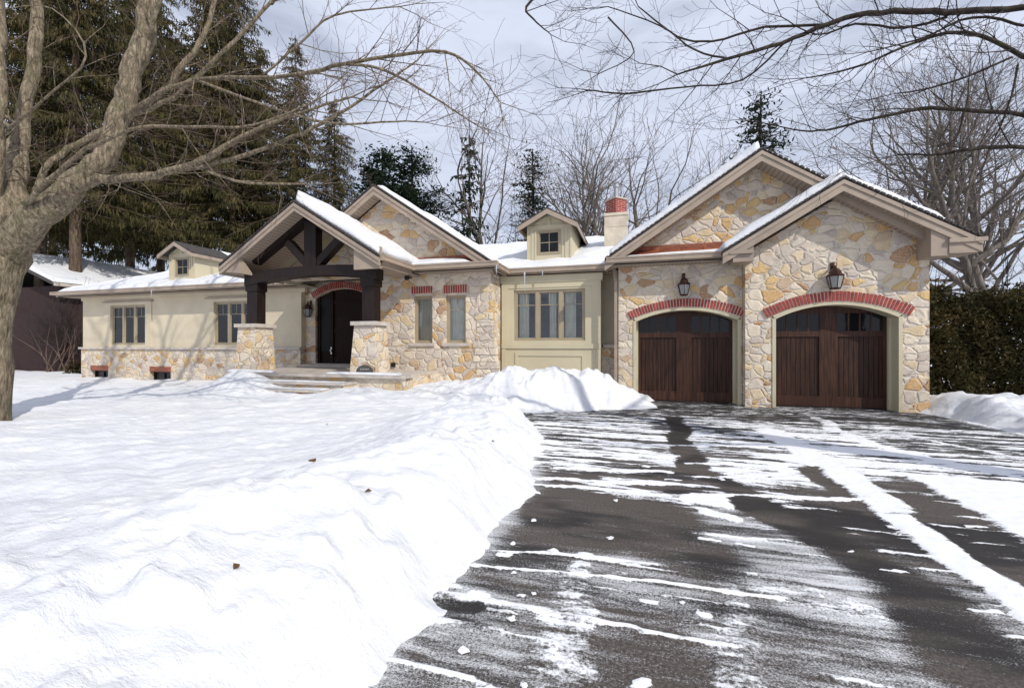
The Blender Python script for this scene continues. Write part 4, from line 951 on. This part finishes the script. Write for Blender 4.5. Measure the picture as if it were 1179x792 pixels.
def bare_tree(seed, Hh, r, stems=1, spread=.6, maxlev=5, bark='bark_grey', twig='twig_far', rmin=.010):
    R = random.Random(seed); mb, tw = MB(), MB()
    for s_ in range(stems):
        d = Vector((R.uniform(-.22,.22), R.uniform(-.22,.22), 1)).normalized()
        p = Vector((R.uniform(-.25,.25)*(stems > 1), 0, -.3)); pts = [p.copy()]; rad = [r*1.25]; n = 12; hh = Hh*.85; dd = []
        for i in range(n):
            d = (d+Vector((R.gauss(0,.10), R.gauss(0,.10), .04))).normalized(); p = p+d*hh/n; pts.append(p.copy()); rad.append(max(rmin, r*(1-.93*(i+1)/n))); dd.append(d.copy())
        mb.tube(pts, rad, 8, True, .05)
        a = R.random()*6
        for i in range(3, n):
            for c in range(2 if i > 4 else 1):
                a += 2.4+R.uniform(-.5,.5); f = i/n
                nd = (dd[i-1]*R.uniform(.55,1.1)+Vector((math.cos(a), math.sin(a), .1))*spread*1.25).normalized()
                grow(mb, tw, pts[i], nd, Hh*(.46-.34*f)*R.uniform(.7,1.2), rad[i]*R.uniform(.5,.8), 1 if f < .7 else 2, R, maxlev, .03, .68, .26, rmin, .03, (2,3))
    return mb, tw, bark, twig
def place_tree(name, proto, loc, rz, sc, label, group=None, cat='tree'):
    if isinstance(proto, tuple):
        mb, tw, bark, twig = proto; t = thing(name, label, cat, loc, group)
        a = mb.build('trunk', M[bark], None, True); a.parent = t; b = tw.build('crown', M[twig], None, True); b.parent = t
    else:
        t = copy_tree(proto); t.location = loc; t['label'] = label
    t.rotation_euler = (0,0,rz); t.scale = (sc,sc,sc); return t

# big maple at the left: limbs follow the photograph, each at its own depth
mp = MB(); mt = MB(); R = random.Random(5)
mt_loc = at(-22, 500, 7.4); 
def limb(mb, tw, pts, d0=None, twigs=1., n=8, R=R, tl=1.0, tr=.006, droop=0., maxlev=3, rb=1., tr0=.011):
    """pts: (px,py,depth,radius px)"""
    W3 = [Vector(at(x,y,d)) for x,y,d,r in pts]; rr = [r*d/500*(1+((x-589.5)/500)**2)**-.62*(.9 if pts[0][3] > 30 else .68) for x,y,d,r in pts]
    P, Q = [], []
    for i in range(len(W3)-1):
        a = W3[max(i-1,0)]; b = W3[i]; c = W3[i+1]; e = W3[min(i+2,len(W3)-1)]
        for k in range(4):
            t = k/4; P.append(.5*((2*b)+(c-a)*t+(2*a-5*b+4*c-e)*t*t+(3*b-a-3*c+e)*t**3)); Q.append(rr[i]*(1-t)+rr[i+1]*t)
    P.append(W3[-1]); Q.append(rr[-1])
    P = [p+Vector((R.gauss(0,1),R.gauss(0,1),R.gauss(0,1)))*min(q,.08)*.25 if 0 < i < len(P)-1 else p for i,(p,q) in enumerate(zip(P,Q))]
    mb.tube(P, Q, n, True, .10 if n > 8 else .04)
    for i in range(2, len(P)-1):
        if Q[i] > .16: continue
        for c in range(int(twigs+R.random())):
            d = (P[i+1]-P[i]).normalized(); ax = rot_about(d.orthogonal().normalized(), d, R.random()*6.28); nd = rot_about(d, ax, R.uniform(.5,1.1))
            grow(mb, tw, P[i].copy(), (nd+Vector((0,0,-droop))).normalized(), tl*R.uniform(.35,1.0), min(Q[i]*.5, tr0), 1, R, maxlev, .03, .7, .30, .0018, .006, (2,3))
    for c in range(2): grow(mb, tw, P[-1].copy(), ((P[-1]-P[-3]).normalized()+Vector((R.gauss(0,.25),R.gauss(0,.25),R.gauss(0,.25)))).normalized(), tl*.8, max(.004, Q[-1]*.9), 1, R, maxlev, .03, .6, .3, .0018, .006, (2,3))
    return P
maple = [
 ([(-36,530,7.4,74),(-30,492,7.4,56),(-24,400,7.4,52),(-12,310,7.4,52),(2,255,7.4,48),(8,225,7.45,34),(14,190,7.6,18),(18,150,7.8,6)], 0, 22),
 ([(4,292,7.4,34),(36,256,7.3,29),(70,229,7.2,24),(103,199,7.2,20),(122,175,7.25,18),(138,138,7.3,17),(149,96,7.35,16),(162,50,7.4,15.5),(171,8,7.5,14),(176,-30,7.6,12),(190,-90,7.7,9)], .6, 18),
 ([(80,222,7.2,16),(105,208,7.1,12),(140,206,7.0,10),(172,203,6.9,9),(200,196,6.8,8),(245,178,6.7,6.5),(290,152,6.6,4.5),(340,132,6.5,3),(405,112,6.4,1.5)], 1.6, 9),
 ([(198,197,6.8,6),(250,188,6.8,5),(320,165,6.8,4),(375,140,6.8,3),(430,105,6.8,2.2),(480,70,6.9,1.2)], 1.6, 7),
 ([(5,265,7.5,22),(22,215,7.6,17),(28,140,7.8,16),(40,75,8,15),(42,10,8.1,13),(36,-60,8.2,10)], .8, 10),
 ([(-6,270,7.3,20),(-2,180,7.1,14),(4,100,7,12),(0,20,7,11),(-4,-60,7,9)], .8, 10),
 ([(40,222,7.6,9),(60,185,7.8,7.5),(100,160,8,7),(150,132,8.2,6.5),(190,103,8.4,6.5),(215,70,8.5,6),(236,40,8.6,5),(252,-25,8.8,4)], 1.6, 8),
 ([(150,134,8.2,5),(200,112,8.1,4.5),(255,62,8,4),(312,4,8,3),(350,-40,8,2)], 1.6, 7),
 ([(28,235,7,8),(60,205,6.8,6),(100,172,6.6,5),(160,148,6.5,4.2),(225,146,6.4,3.4),(290,145,6.3,2.4),(360,118,6.2,1.5)], 1.8, 7),
 ([(120,150,7.3,6),(170,115,7.1,5),(225,92,7.0,4.5),(300,90,6.9,4),(350,85,6.8,3.5),(395,74,6.6,3.4),(445,66,6.5,3),(512,60,6.4,2.4),(548,82,6.3,1.8),(576,118,6.2,.9)], 1.5, 7),
 ([(395,74,6.6,2.6),(440,80,6.5,2.4),(495,110,6.4,1.8),(552,146,6.3,.9)], 1.6, 6),
 ([(300,90,6.9,2.6),(345,50,6.9,2.2),(385,18,6.9,1.8),(460,8,6.9,1)], 1.6, 6),
 ([(225,92,7.0,3),(300,120,6.6,2.6),(380,142,6.4,2.2),(455,140,6.2,1.4),(490,141,6.1,.9)], 1.6, 6),
 ([(238,197,6.7,3),(285,211,6.6,2.6),(350,212,6.5,1.6)], 1.3, 6),
 ([(8,150,7,4),(50,115,6.6,3),(100,65,6.4,2.4),(60,10,6.4,1.5),(0,12,6.4,1)], 1.6, 6),
 ([(163,60,7.5,6),(175,30,7.3,5),(190,-20,7.2,4)], 1, 6),
]
for pts, tw_, n in maple: limb(mp, mt, pts, twigs=tw_*.62, n=n, rb=1.0)
for (px_, py_, dd_), dv, L_, r_ in (((190,-90,7.7),(.5,.1,1),3.6,.10),((190,-90,7.7),(-.3,.4,1),3.2,.08),((36,-60,8.2),(.2,.2,1),4,.11),((36,-60,8.2),(-.6,0,1),3.4,.09),((-4,-60,7),(.3,-.3,1),3.4,.09),((252,-25,8.8),(.6,.2,1),3.2,.06),((350,-40,8),(.7,.1,.8),2.4,.04),((312,4,8),(.2,.3,1),2.4,.035)):
    for q_ in range(1): grow(mp, mt, Vector(at(px_, py_, dd_)), (Vector(dv)+Vector((R.gauss(0,.2),R.gauss(0,.2),0))).normalized(), L_*R.uniform(1,1.2), r_*1.2, 1, R, 3, .05, .6, .25, .005, .012, (3,4))
mo = thing('maple_tree', 'huge old maple with rough tan bark and spreading bare limbs at the left edge', 'tree', (mt_loc[0], mt_loc[1], .2))
a = mp.build('trunk', M['bark_maple'], mo, True); b = mt.build('crown', M['twig'], mo, True)
# tree at the right, its limbs reach in over the driveway
rp, rt = MB(), MB(); R2 = random.Random(11)
TX, TY = 8.6, 3.4
rp.tube([(TX+.1,TY,-.2),(TX,TY,.5),(TX-.05,TY+.1,2.5),(TX-.1,TY+.1,4.2),(TX,TY,6.5),(TX+.2,TY-.2,9),(TX+.1,TY-.1,12)], [.42,.34,.30,.27,.20,.14,.06], 12)
def rlimb(start, pts, tw_, n=7):
    W3 = [Vector(start)]+[Vector(at(x,y,d)) for x,y,d,r in pts]
    k = pts[0]
    rp.tube([W3[0], (W3[0]+W3[1])/2+Vector((0,0,.12)), W3[1]], [k[3]*k[2]/500*1.5, k[3]*k[2]/500*1.2, k[3]*k[2]/500], n)
    limb(rp, rt, pts, twigs=tw_*.36, n=n, R=R2, tl=.95, maxlev=3, tr0=.008)
rlimb((TX,TY,5.2), [(1250,3,4.6,9),(1130,12,4.8,8),(1060,14,4.9,7),(1000,16,5,6),(950,29,5.1,5),(900,50,5.2,4),(838,68,5.3,2.8),(780,86,5.4,1.4)], 1.8)
rlimb((TX,TY,4.9), [(1250,95,4.5,7),(1179,64,4.6,6),(1130,42,4.7,5),(1092,38,4.8,4.5),(1042,54,4.9,3),(985,78,5,2.4),(928,90,5.1,1.2)], 1.8)
rlimb((TX,TY,4.2), [(1250,142,4.4,7),(1179,133,4.6,6),(1110,127,4.8,5),(1060,125,4.9,4.6),(1000,138,5,3.2),(960,148,5.1,2.5),(925,151,5.2,1.6),(880,142,5.3,.8)], 1.7)
rlimb((TX,TY,3.8), [(1250,172,4.3,7),(1179,169,4.5,6),(1120,172,4.6,4.6),(1080,178,4.7,3.4),(1035,178,4.8,1.6)], 1.5)
for pts in ([(1165,66,4.6,3.2),(1110,90,4.7,2.8),(1060,104,4.8,2),(1030,108,4.9,1)], [(1172,75,4.6,3),(1165,110,4.6,2.6),(1150,150,4.6,2)], [(1090,20,4.9,3.4),(1040,32,5,3),(985,28,5.1,2.4),(940,40,5.1,1.6),(900,20,5.2,1)],
            [(950,29,5.1,3),(880,32,5.3,2.4),(820,48,5.4,2),(780,42,5.5,1.6),(735,8,5.6,1)], [(1110,127,4.8,2.6),(1100,160,4.8,2),(1070,170,4.8,1.2)], [(838,68,5.3,2),(800,58,5.4,1.6),(760,30,5.5,1.2),(700,8,5.6,.8)],
            [(905,48,5.2,2),(855,92,5.5,1.6),(790,100,5.7,1.4),(720,108,5.9,1.6),(678,104,6,1)], [(1179,30,4.6,4),(1120,20,4.7,3.4),(1060,45,4.9,2),(1000,60,5,1.2)], [(640,-20,5,2.4),(606,8,5,2),(618,26,5,1.4),(634,40,5,.8)], [(700,20,5.4,1.4),(730,60,5.4,1.1),(690,85,5.5,.8)]):
    limb(rp, rt, pts, twigs=.6, n=6, R=R2, tl=.8, tr0=.006)
for k in range(4):   # rest of the crown, outside the frame
    z = 6+k*.9; a = -1.2+k*.7; grow(rp, rt, Vector((TX,TY,z)), Vector((math.cos(a), math.sin(a)*.8-.2, .5)).normalized(), 3.4, .07, 1, R2, 3, .05, .7, .25, .006, .012, (2,3))
ro = thing('shade_tree', 'dark bare limbs reaching into the sky from the tree right of the driveway', 'tree', (TX,TY,0))
rp.build('trunk', M['bark_dark'], ro, True); rt.build('crown', M['twig_dark'], ro, True)

# spruces
def spruce(seed, Hh, Rb, droop=.35, z0=.12, step=.42, per=7, blades=15, w_=.10, bl=(.35,.85), trunk_r=.36, nm='needles', bark='bark_spruce', bush=False):
    R = random.Random(seed); tk, cr = MB(), MB()
    tk.tube([(0,0,-.3),(0,0,Hh*.3),(.05,0,Hh*.7),(0,0,Hh)], [trunk_r*1.15,trunk_r*.85,trunk_r*.42,.03], 9)
    z = Hh*z0; k = 0
    V = cr.v; Fc = cr.f; Mi = cr.m
    while z < Hh*.985:
        f = (z/Hh-z0)/(1-z0); L0 = Rb*((1-f)**.72)*R.uniform(.78,1.08)+.25
        for b in range(per if f < .8 else 5):
            if R.random() < .27: continue
            a = b*6.283/per+k*.9+R.uniform(-.35,.35); L_ = L0*R.uniform(.62,1.15); dirx, diry = math.cos(a), math.sin(a)
            zz = z+R.uniform(-.2,.2); pts = []
            n = 6
            for i in range(n+1):
                t = i/n; rr = L_*t; dz_ = -droop*L_*(t**1.3)+.18*L_*max(0, t-.65)**1.3*2.2+.04*L_
                pts.append(Vector((dirx*rr, diry*rr, zz+dz_)))
            tk.tube([pts[0],pts[3],pts[-1]], [.045*(1-f*.6),.028,.006], 3, False)
            nb_ = max(5, int(blades*L_/Rb*1.6))
            for j in range(nb_):
                t = .12+.88*(j+R.random())/nb_; i = min(n-1, int(t*n)); p = pts[i].lerp(pts[i+1], t*n-i)
                sp_ = R.uniform(-1,1)*(.50*L_*(1-t)+.12)*.55
                q = p+Vector((-diry*sp_, dirx*sp_, -abs(sp_)*.25+R.uniform(-.05,.05)))
                ln = R.uniform(*bl)*(.6+.5*(1-f))
                dd = Vector((dirx*.35*R.random()+R.gauss(0,.16), diry*.35*R.random()+R.gauss(0,.16), -R.uniform(.55,1.))).normalized()
                if bush: q = q+Vector((R.gauss(0,.28),R.gauss(0,.28),R.gauss(0,.20))); dd = Vector((dirx*.5+R.gauss(0,.6), diry*.5+R.gauss(0,.6), R.gauss(.15,.5))).normalized()
                for s_ in range(2):
                    sd_ = Vector((R.gauss(0,1), R.gauss(0,1), R.gauss(0,.25))).normalized()*w_*R.uniform(.5,1.1)
                    m_ = q+dd*ln*R.uniform(.35,.6)+sd_*.5; e2 = q+dd*ln; b0 = len(V)
                    V.extend([tuple(q-sd_*.35), tuple(q+sd_*.35), tuple(m_+sd_), tuple(e2), tuple(m_-sd_*1.1)]); Fc.append((b0,b0+1,b0+2,b0+3,b0+4)); Mi.append(0)
            # sprays lying along the limb
            for j in range(max(4, nb_//2)):
                t = .1+.9*R.random(); i = min(n-1, int(t*n)); p = pts[i].lerp(pts[i+1], t*n-i); sgn = R.choice((-1,1)); ln = .32*(1.1-t)*L_*.5+.18
                e2 = p+Vector((dirx*.55*ln-diry*sgn*ln*.8, diry*.55*ln+dirx*sgn*ln*.8, -.12*ln)); m_ = (p+e2)/2; pr = Vector((-(e2-p).y, (e2-p).x, R.uniform(-.1,.1))).normalized()*w_*1.1; b0 = len(V)
                V.extend([tuple(p), tuple(m_+pr), tuple(e2), tuple(m_-pr+Vector((0,0,-.04)))]); Fc.append((b0,b0+1,b0+2,b0+3)); Mi.append(0)
        z += step*(1-.35*f); k += 1
    return tk, cr, bark, nm
sA = spruce(1, 31, 5.4, z0=.30, blades=74, step=.46, w_=.034, bl=(.22,.6), trunk_r=.30); sB = spruce(2, 28, 5.0, z0=.33, blades=70, step=.48, w_=.034, bl=(.22,.58), trunk_r=.26)
G = 'tall spruces standing behind the left wing'
def spx(px, Yw): t = (px-589.5)/500; return Yw*(-ST+CT*t)/(CT+ST*t)
A0 = place_tree('spruce_tree', sA, (spx(87,17.2)-.0,17.2,0), 0, 1.0, 'spruce with a thick bare lower trunk between the brick house and the left wing', G)
sp2 = place_tree('spruce_tree', sB, (spx(240,24),24,0), 1, 1.05, 'spruce whose thin trunk shows just right of the left dormer', G)
for src, px, Yw, rz, sc, lab in (
    (A0, 47, 17.5, 2.0, 1.0, 'spruce behind the big maple trunk at the far left'),
    (sp2, 60, 27, 3.0, 1.1, 'spruce above the snowy roof of the brick house'),
    (A0, 150, 23, 4.0, 1.05, 'spruce directly behind the left wing hip'),
    (A0, 185, 27, 5.0, 1.1, 'rear spruce seen past the left dormer gable'),
    (A0, 268, 23.5, .7, .95, 'spruce whose bare trunk stands between the left dormer and the portico'),
    (sp2, 300, 26, 2.4, .86, 'spruce filling the gap above the portico peak'),
    (A0, 340, 24.0, 1.6, .72, 'spruce rising directly over the portico peak'),
    (sp2, 385, 25.0, 5.5, .66, 'rightmost of the tall spruces, its pointed top against the sky'),
    (sp2, 205, 34, 2.2, 1.2, 'distant spruce filling the gap behind the left dormer')):
    place_tree('spruce_tree', src, (spx(px,Yw),Yw,0), rz, sc, lab)
pn = spruce(9, 11.5, 4.0, droop=-.12, z0=.10, step=.42, per=8, blades=110, w_=.05, bl=(.15,.38), trunk_r=.22, bush=True, nm='needles_blue', bark='bark_dark')
place_tree('pine_tree', pn, (spx(474,24),24,0), 0, 1.2, 'dark blue-green pine behind the stone entry gable')
pn2 = place_tree('pine_tree', spruce(10, 10, 2.8, droop=.05, z0=.1, step=.30, per=8, blades=90, w_=.05, bl=(.15,.38), trunk_r=.22, bush=True, nm='needles_blue', bark='bark_dark'), (spx(440,27),27,0), 0, 1.55, 'darker pine half hidden between the spruces and the stone gable')
thin = spruce(21, 12, 1.5, droop=.22, z0=.22, step=.52, per=5, blades=7, w_=.07, bl=(.2,.45), trunk_r=.15, nm='needles_blue', bark='bark_grey')
th1 = place_tree('spruce_tree', thin, (spx(540,30),30,0), 0, 1.42, 'slender sparse conifer right of the stone entry gable', 'small conifers far behind the house')
sm = spruce(22, 12, 2.3, droop=.20, z0=.15, step=.55, per=6, blades=46, w_=.04, bl=(.2,.45), bush=True, trunk_r=.2, nm='needles_blue', bark='bark_dark')
s1 = place_tree('spruce_tree', sm, (spx(613,36),36,0), 0, 1.52, 'dark small spruce just left of the middle dormer', 'small conifers far behind the house')
place_tree('spruce_tree', s1, (spx(876,32),32,0), 2, 1.5, 'dark spruce tip above the peak of the left garage gable')
place_tree('spruce_tree', s1, (spx(744,44),44,0), 1, .75, 'low dark spruce just right of the chimney')
place_tree('spruce_tree', th1, (spx(519,38),38,0), 1, .8, 'short sparse conifer beside the slender one')
# bare background trees
bt = [bare_tree(31, 13, .17, 1, .6, 4, rmin=.007), bare_tree(33, 13.5, .17, 2, .5, 4, rmin=.007), bare_tree(38, 12, .19, 1, .85, 4, rmin=.007)]
GB = 'bare deciduous trees behind the house'
T0 = place_tree('bare_tree', bt[0], (spx(585,34),34,0), 0, 1.75, 'bare tree with a leaning trunk between the slender conifer and the middle dormer', GB)
T1 = place_tree('bare_tree', bt[1], (spx(660,31),31,0),   .4, 1.62, 'twin-stemmed bare tree rising behind the middle dormer', GB)
T2 = place_tree('bare_tree', bt[2], (spx(745,33),33,0), 1., 1.75, 'wide bare tree spreading behind the chimney', GB)
for src, px, Yw, rz, sc, lab in ((T1,700,42,2,1.67,'bare tree seen between the middle dormer and the chimney'), (T0,800,38,3,1.74,'bare tree rising behind the left slope of the left garage gable'),
    (T2,560,46,1,1.59,'faint bare tree far behind the stone entry gable'), (T0,1085,30,1.2,1.15,'bare tree just above the right garage eave'), (T2,1150,20,2.3,1.13,'strong-limbed bare tree above the hedge'),
    (T1,1045,30,4,1.38,'bare tree behind the right slope of the right garage gable'), (T1,1120,30,.3,1.45,'twin-stemmed bare tree beyond the hedge'), (T0,1179,26,5,1.45,'bare tree at the right edge of the view'),
    (T2,1010,42,5,1.45,'distant bare tree just right of the right garage peak'), (T2,640,55,3,1.59,'most distant bare tree, behind the middle dormer'), (T0,30,33,2,1.59,'bare tree deep behind the brick house')):
    place_tree('bare_tree', src, (spx(px,Yw),Yw,0), rz, sc, lab)
# a tree by the street, right of the camera, whose shadow falls across the drive
place_tree('bare_tree', T2, (13.5,4.6,0), 1.7, .8, 'bare tree on the lawn right of the driveway, outside the view')
# bare shrubs at far left
R3 = random.Random(4); sm_, st_ = MB(), MB()
for k in range(8):
    a = R3.random()*6.28; grow(sm_, st_, Vector((R3.uniform(-.25,.25),R3.uniform(-.25,.25),0)), Vector((math.cos(a)*.25, math.sin(a)*.25, 1)).normalized(), 2.6, .03, 1, R3, 4, .06, .6, .2, .006, .02, (2,4))
sh = thing('bare_shrub', 'tall bare shrub just left of the left wing corner', 'shrub', (spx(78,15.5),15.5,.1), 'bare shrubs beside the brick house')
for m_, nm, mt_ in ((sm_,'stems','twig'),(st_,'twigs','twig_dark')): o = m_.build(nm, M[mt_], None, True); o.parent = sh
for px, Yw, rz, lab in ((60,15.2,1,'bare shrub nearer the big maple trunk'), (88,19,2,'bare shrub in front of the red brick wall')):
    c = copy_tree(sh); c.location = (spx(px,Yw),Yw,.1); c.rotation_euler = (0,0,rz); c['label'] = lab
def leafmass(n, fn, size, mat, R, name, parent=None):
    mb = MB()
    for i in range(n):
        p, nr = fn(R); a = Vector((R.gauss(0,1),R.gauss(0,1),R.gauss(0,1))).normalized(); b = a.cross(Vector((R.gauss(0,1),R.gauss(0,1),R.gauss(0,1)))).normalized(); s_ = size*R.uniform(.5,1.3)
        q = len(mb.v); mb.v.extend([tuple(p-a*s_), tuple(p+b*s_*.5), tuple(p+a*s_), tuple(p-b*s_*.4)]); mb.f.append((q,q+1,q+2,q+3)); mb.m.append(0)
    return mb
R4 = random.Random(6)
def low(R):
    x = R.uniform(-27.5,-24.2); y = R.uniform(14.5,17); return Vector((x, y, R.random()**1.4*(.55+.3*math.sin(x*3)))), 0
us = thing('undergrowth', 'dark leafy undergrowth at the foot of the red brick wall', 'bush', (-26,15.7,.1)); o = leafmass(5000, low, .09, 0, R4, 'x'); o = o.build('leaves', M['hedge_leaf'], us)

# hedge on the right
HX0, HX1, HY0, HY1, HZ = 6.55, 17.5, 13.3, 14.9, 2.82
hd = thing('hedge', 'tall dark clipped cedar hedge right of the garage', 'hedge', ((HX0+HX1)/2, 14, 0))
def hf(R):
    x = R.uniform(HX0,HX1); z = R.uniform(.0,1.); u = R.random()
    top = HZ+.13*math.sin(x*2.1)+.12*math.sin(x*5.3+1)+.08*math.sin(x*13)+R.gauss(0,.08)
    bul = .12*math.sin(x*3.1+z*2)+.08*math.sin(z*9+x*6)
    if u < .80: y = HY0+bul+R.random()**1.6*.5; zz = .1+z*(top-.1)
    else: y = R.uniform(HY0,HY1); zz = top-abs(R.gauss(0,.12))
    return Vector((x,y,zz)), 0
leafmass(62000, hf, .055, 0, R4, 'x').build('foliage', M['hedge_leaf'], hd)
mb = MB()
for k in range(26):
    x = HX0+.3+k*.42; grow(mb, mb, Vector((x, 14.1+R4.uniform(-.2,.2), 0)), Vector((R4.uniform(-.1,.1),R4.uniform(-.1,.1),1)).normalized(), 2.4, .04, 2, R4, 4, .1, .5, .15, .006, .01, (3,4))
mb.build('stems', M['bark_dark'], hd)
mb = leafmass(9000, lambda R: (Vector((R.uniform(HX0+.15,HX1), R.uniform(14.0,14.4), R.uniform(.1,2.6))), 0), .14, 0, R4, 'x'); mb.build('inner_foliage', M['hedge_leaf'], hd)

# snow chunks on the driveway edge
chunks = [(-.82,1.98,.035),(-.66,2.28,.03),(-.60,2.55,.02),(-.78,2.75,.022),(-.58,3.10,.05),(-.20,3.45,.03),(-.85,3.62,.03),(-.40,2.1,.028),(-.48,1.85,.022),(1.05,3.0,.022),(1.2,2.9,.018),(.25,2.7,.02),(-.95,2.45,.04),(-.9,3.15,.03),(.1,5.6,.05),(-.2,5.0,.035),(.9,5.3,.04),(-.98,4.3,.04),(-.2,4.3,.03),(2.0,4.3,.03)]
def chunk(mb):
    n = 9; rings = [(.95,-.05),(1.0,.22),(.72,.5),(.3,.62)]; b = len(mb.v)
    js = [R5c.uniform(.55,1.25) for _ in range(n)]
    for r, z in rings:
        for j in range(n):
            a = 6.283*j/n+R5c.uniform(-.2,.2); k = r*js[j]*R5c.uniform(.85,1.1); mb.v.append((k*math.cos(a), k*math.sin(a), z*R5c.uniform(.6,1.2)))
    for i in range(3):
        for j in range(n): mb.f.append((b+i*n+j, b+i*n+(j+1)%n, b+(i+1)*n+(j+1)%n, b+(i+1)*n+j)); mb.m.append(0)
    mb.f.append(tuple(b+3*n+j for j in range(n))); mb.m.append(0); mb.f.append(tuple(b+j for j in range(n))[::-1]); mb.m.append(0)
R5c = random.Random(77)
for i, (x, y, r) in enumerate(chunks):
    if i % 4 == 0:
        mb = MB(); chunk(mb); base_me = mb.build('snow_chunk', M['snow_chunk'], None); o = base_me
    else:
        o = base_me.copy(); COL.objects.link(o)
    o.location = (x,y,.008); o.scale = (r*1.0,r*.8,r*.6); o.rotation_euler = (0,0,i*1.3)
    tag(o, 'small white chunk of snow lying on the asphalt near the snow bank', 'snow chunk', 'snow chunks scattered on the driveway')
# leaves on the snow
R5 = random.Random(8)
LEAF = ((360,562,'tan dead leaf, the largest one lying on the snow field'),(424,596,'tiny brown leaf on the snow, just right of the largest tan leaf'),(272,685,'brown dead leaf on the snow nearest the camera'),
    (568,510,'tiny brown leaf high on the snow bank nearest the driveway'),(182,603,'brown dead leaf lying farthest left on the snow field'),(377,487,'tiny brown leaf on the snow nearest the porch steps'))
for k, (px, py, leaf_label) in enumerate(LEAF):
    d = (CAMZ-.3)*500/(py-398); p = at(px,py,d); zg = float(snow_h(np.array([[p[0]]]), np.array([[p[1]]]))[0,0])
    mb = MB(); s_ = .028 if k else .045
    mb.add([(-s_,0,.004),(-.3*s_,-.6*s_,.012),(s_*.9,-.15*s_,.006),(.2*s_,.7*s_,.015)], [(0,1,2,3)]); mb.add([(-s_,0,.001),(-.3*s_,-.6*s_,.009),(s_*.9,-.15*s_,.003),(.2*s_,.7*s_,.012)], [(3,2,1,0)])
    o = mb.build('dead_leaf', M['dead_leaf'], None); o.location = (p[0],p[1],zg+.01); o.rotation_euler = (.2,.1,k)
    tag(o, leaf_label, 'leaf', 'dead leaves on the snow')
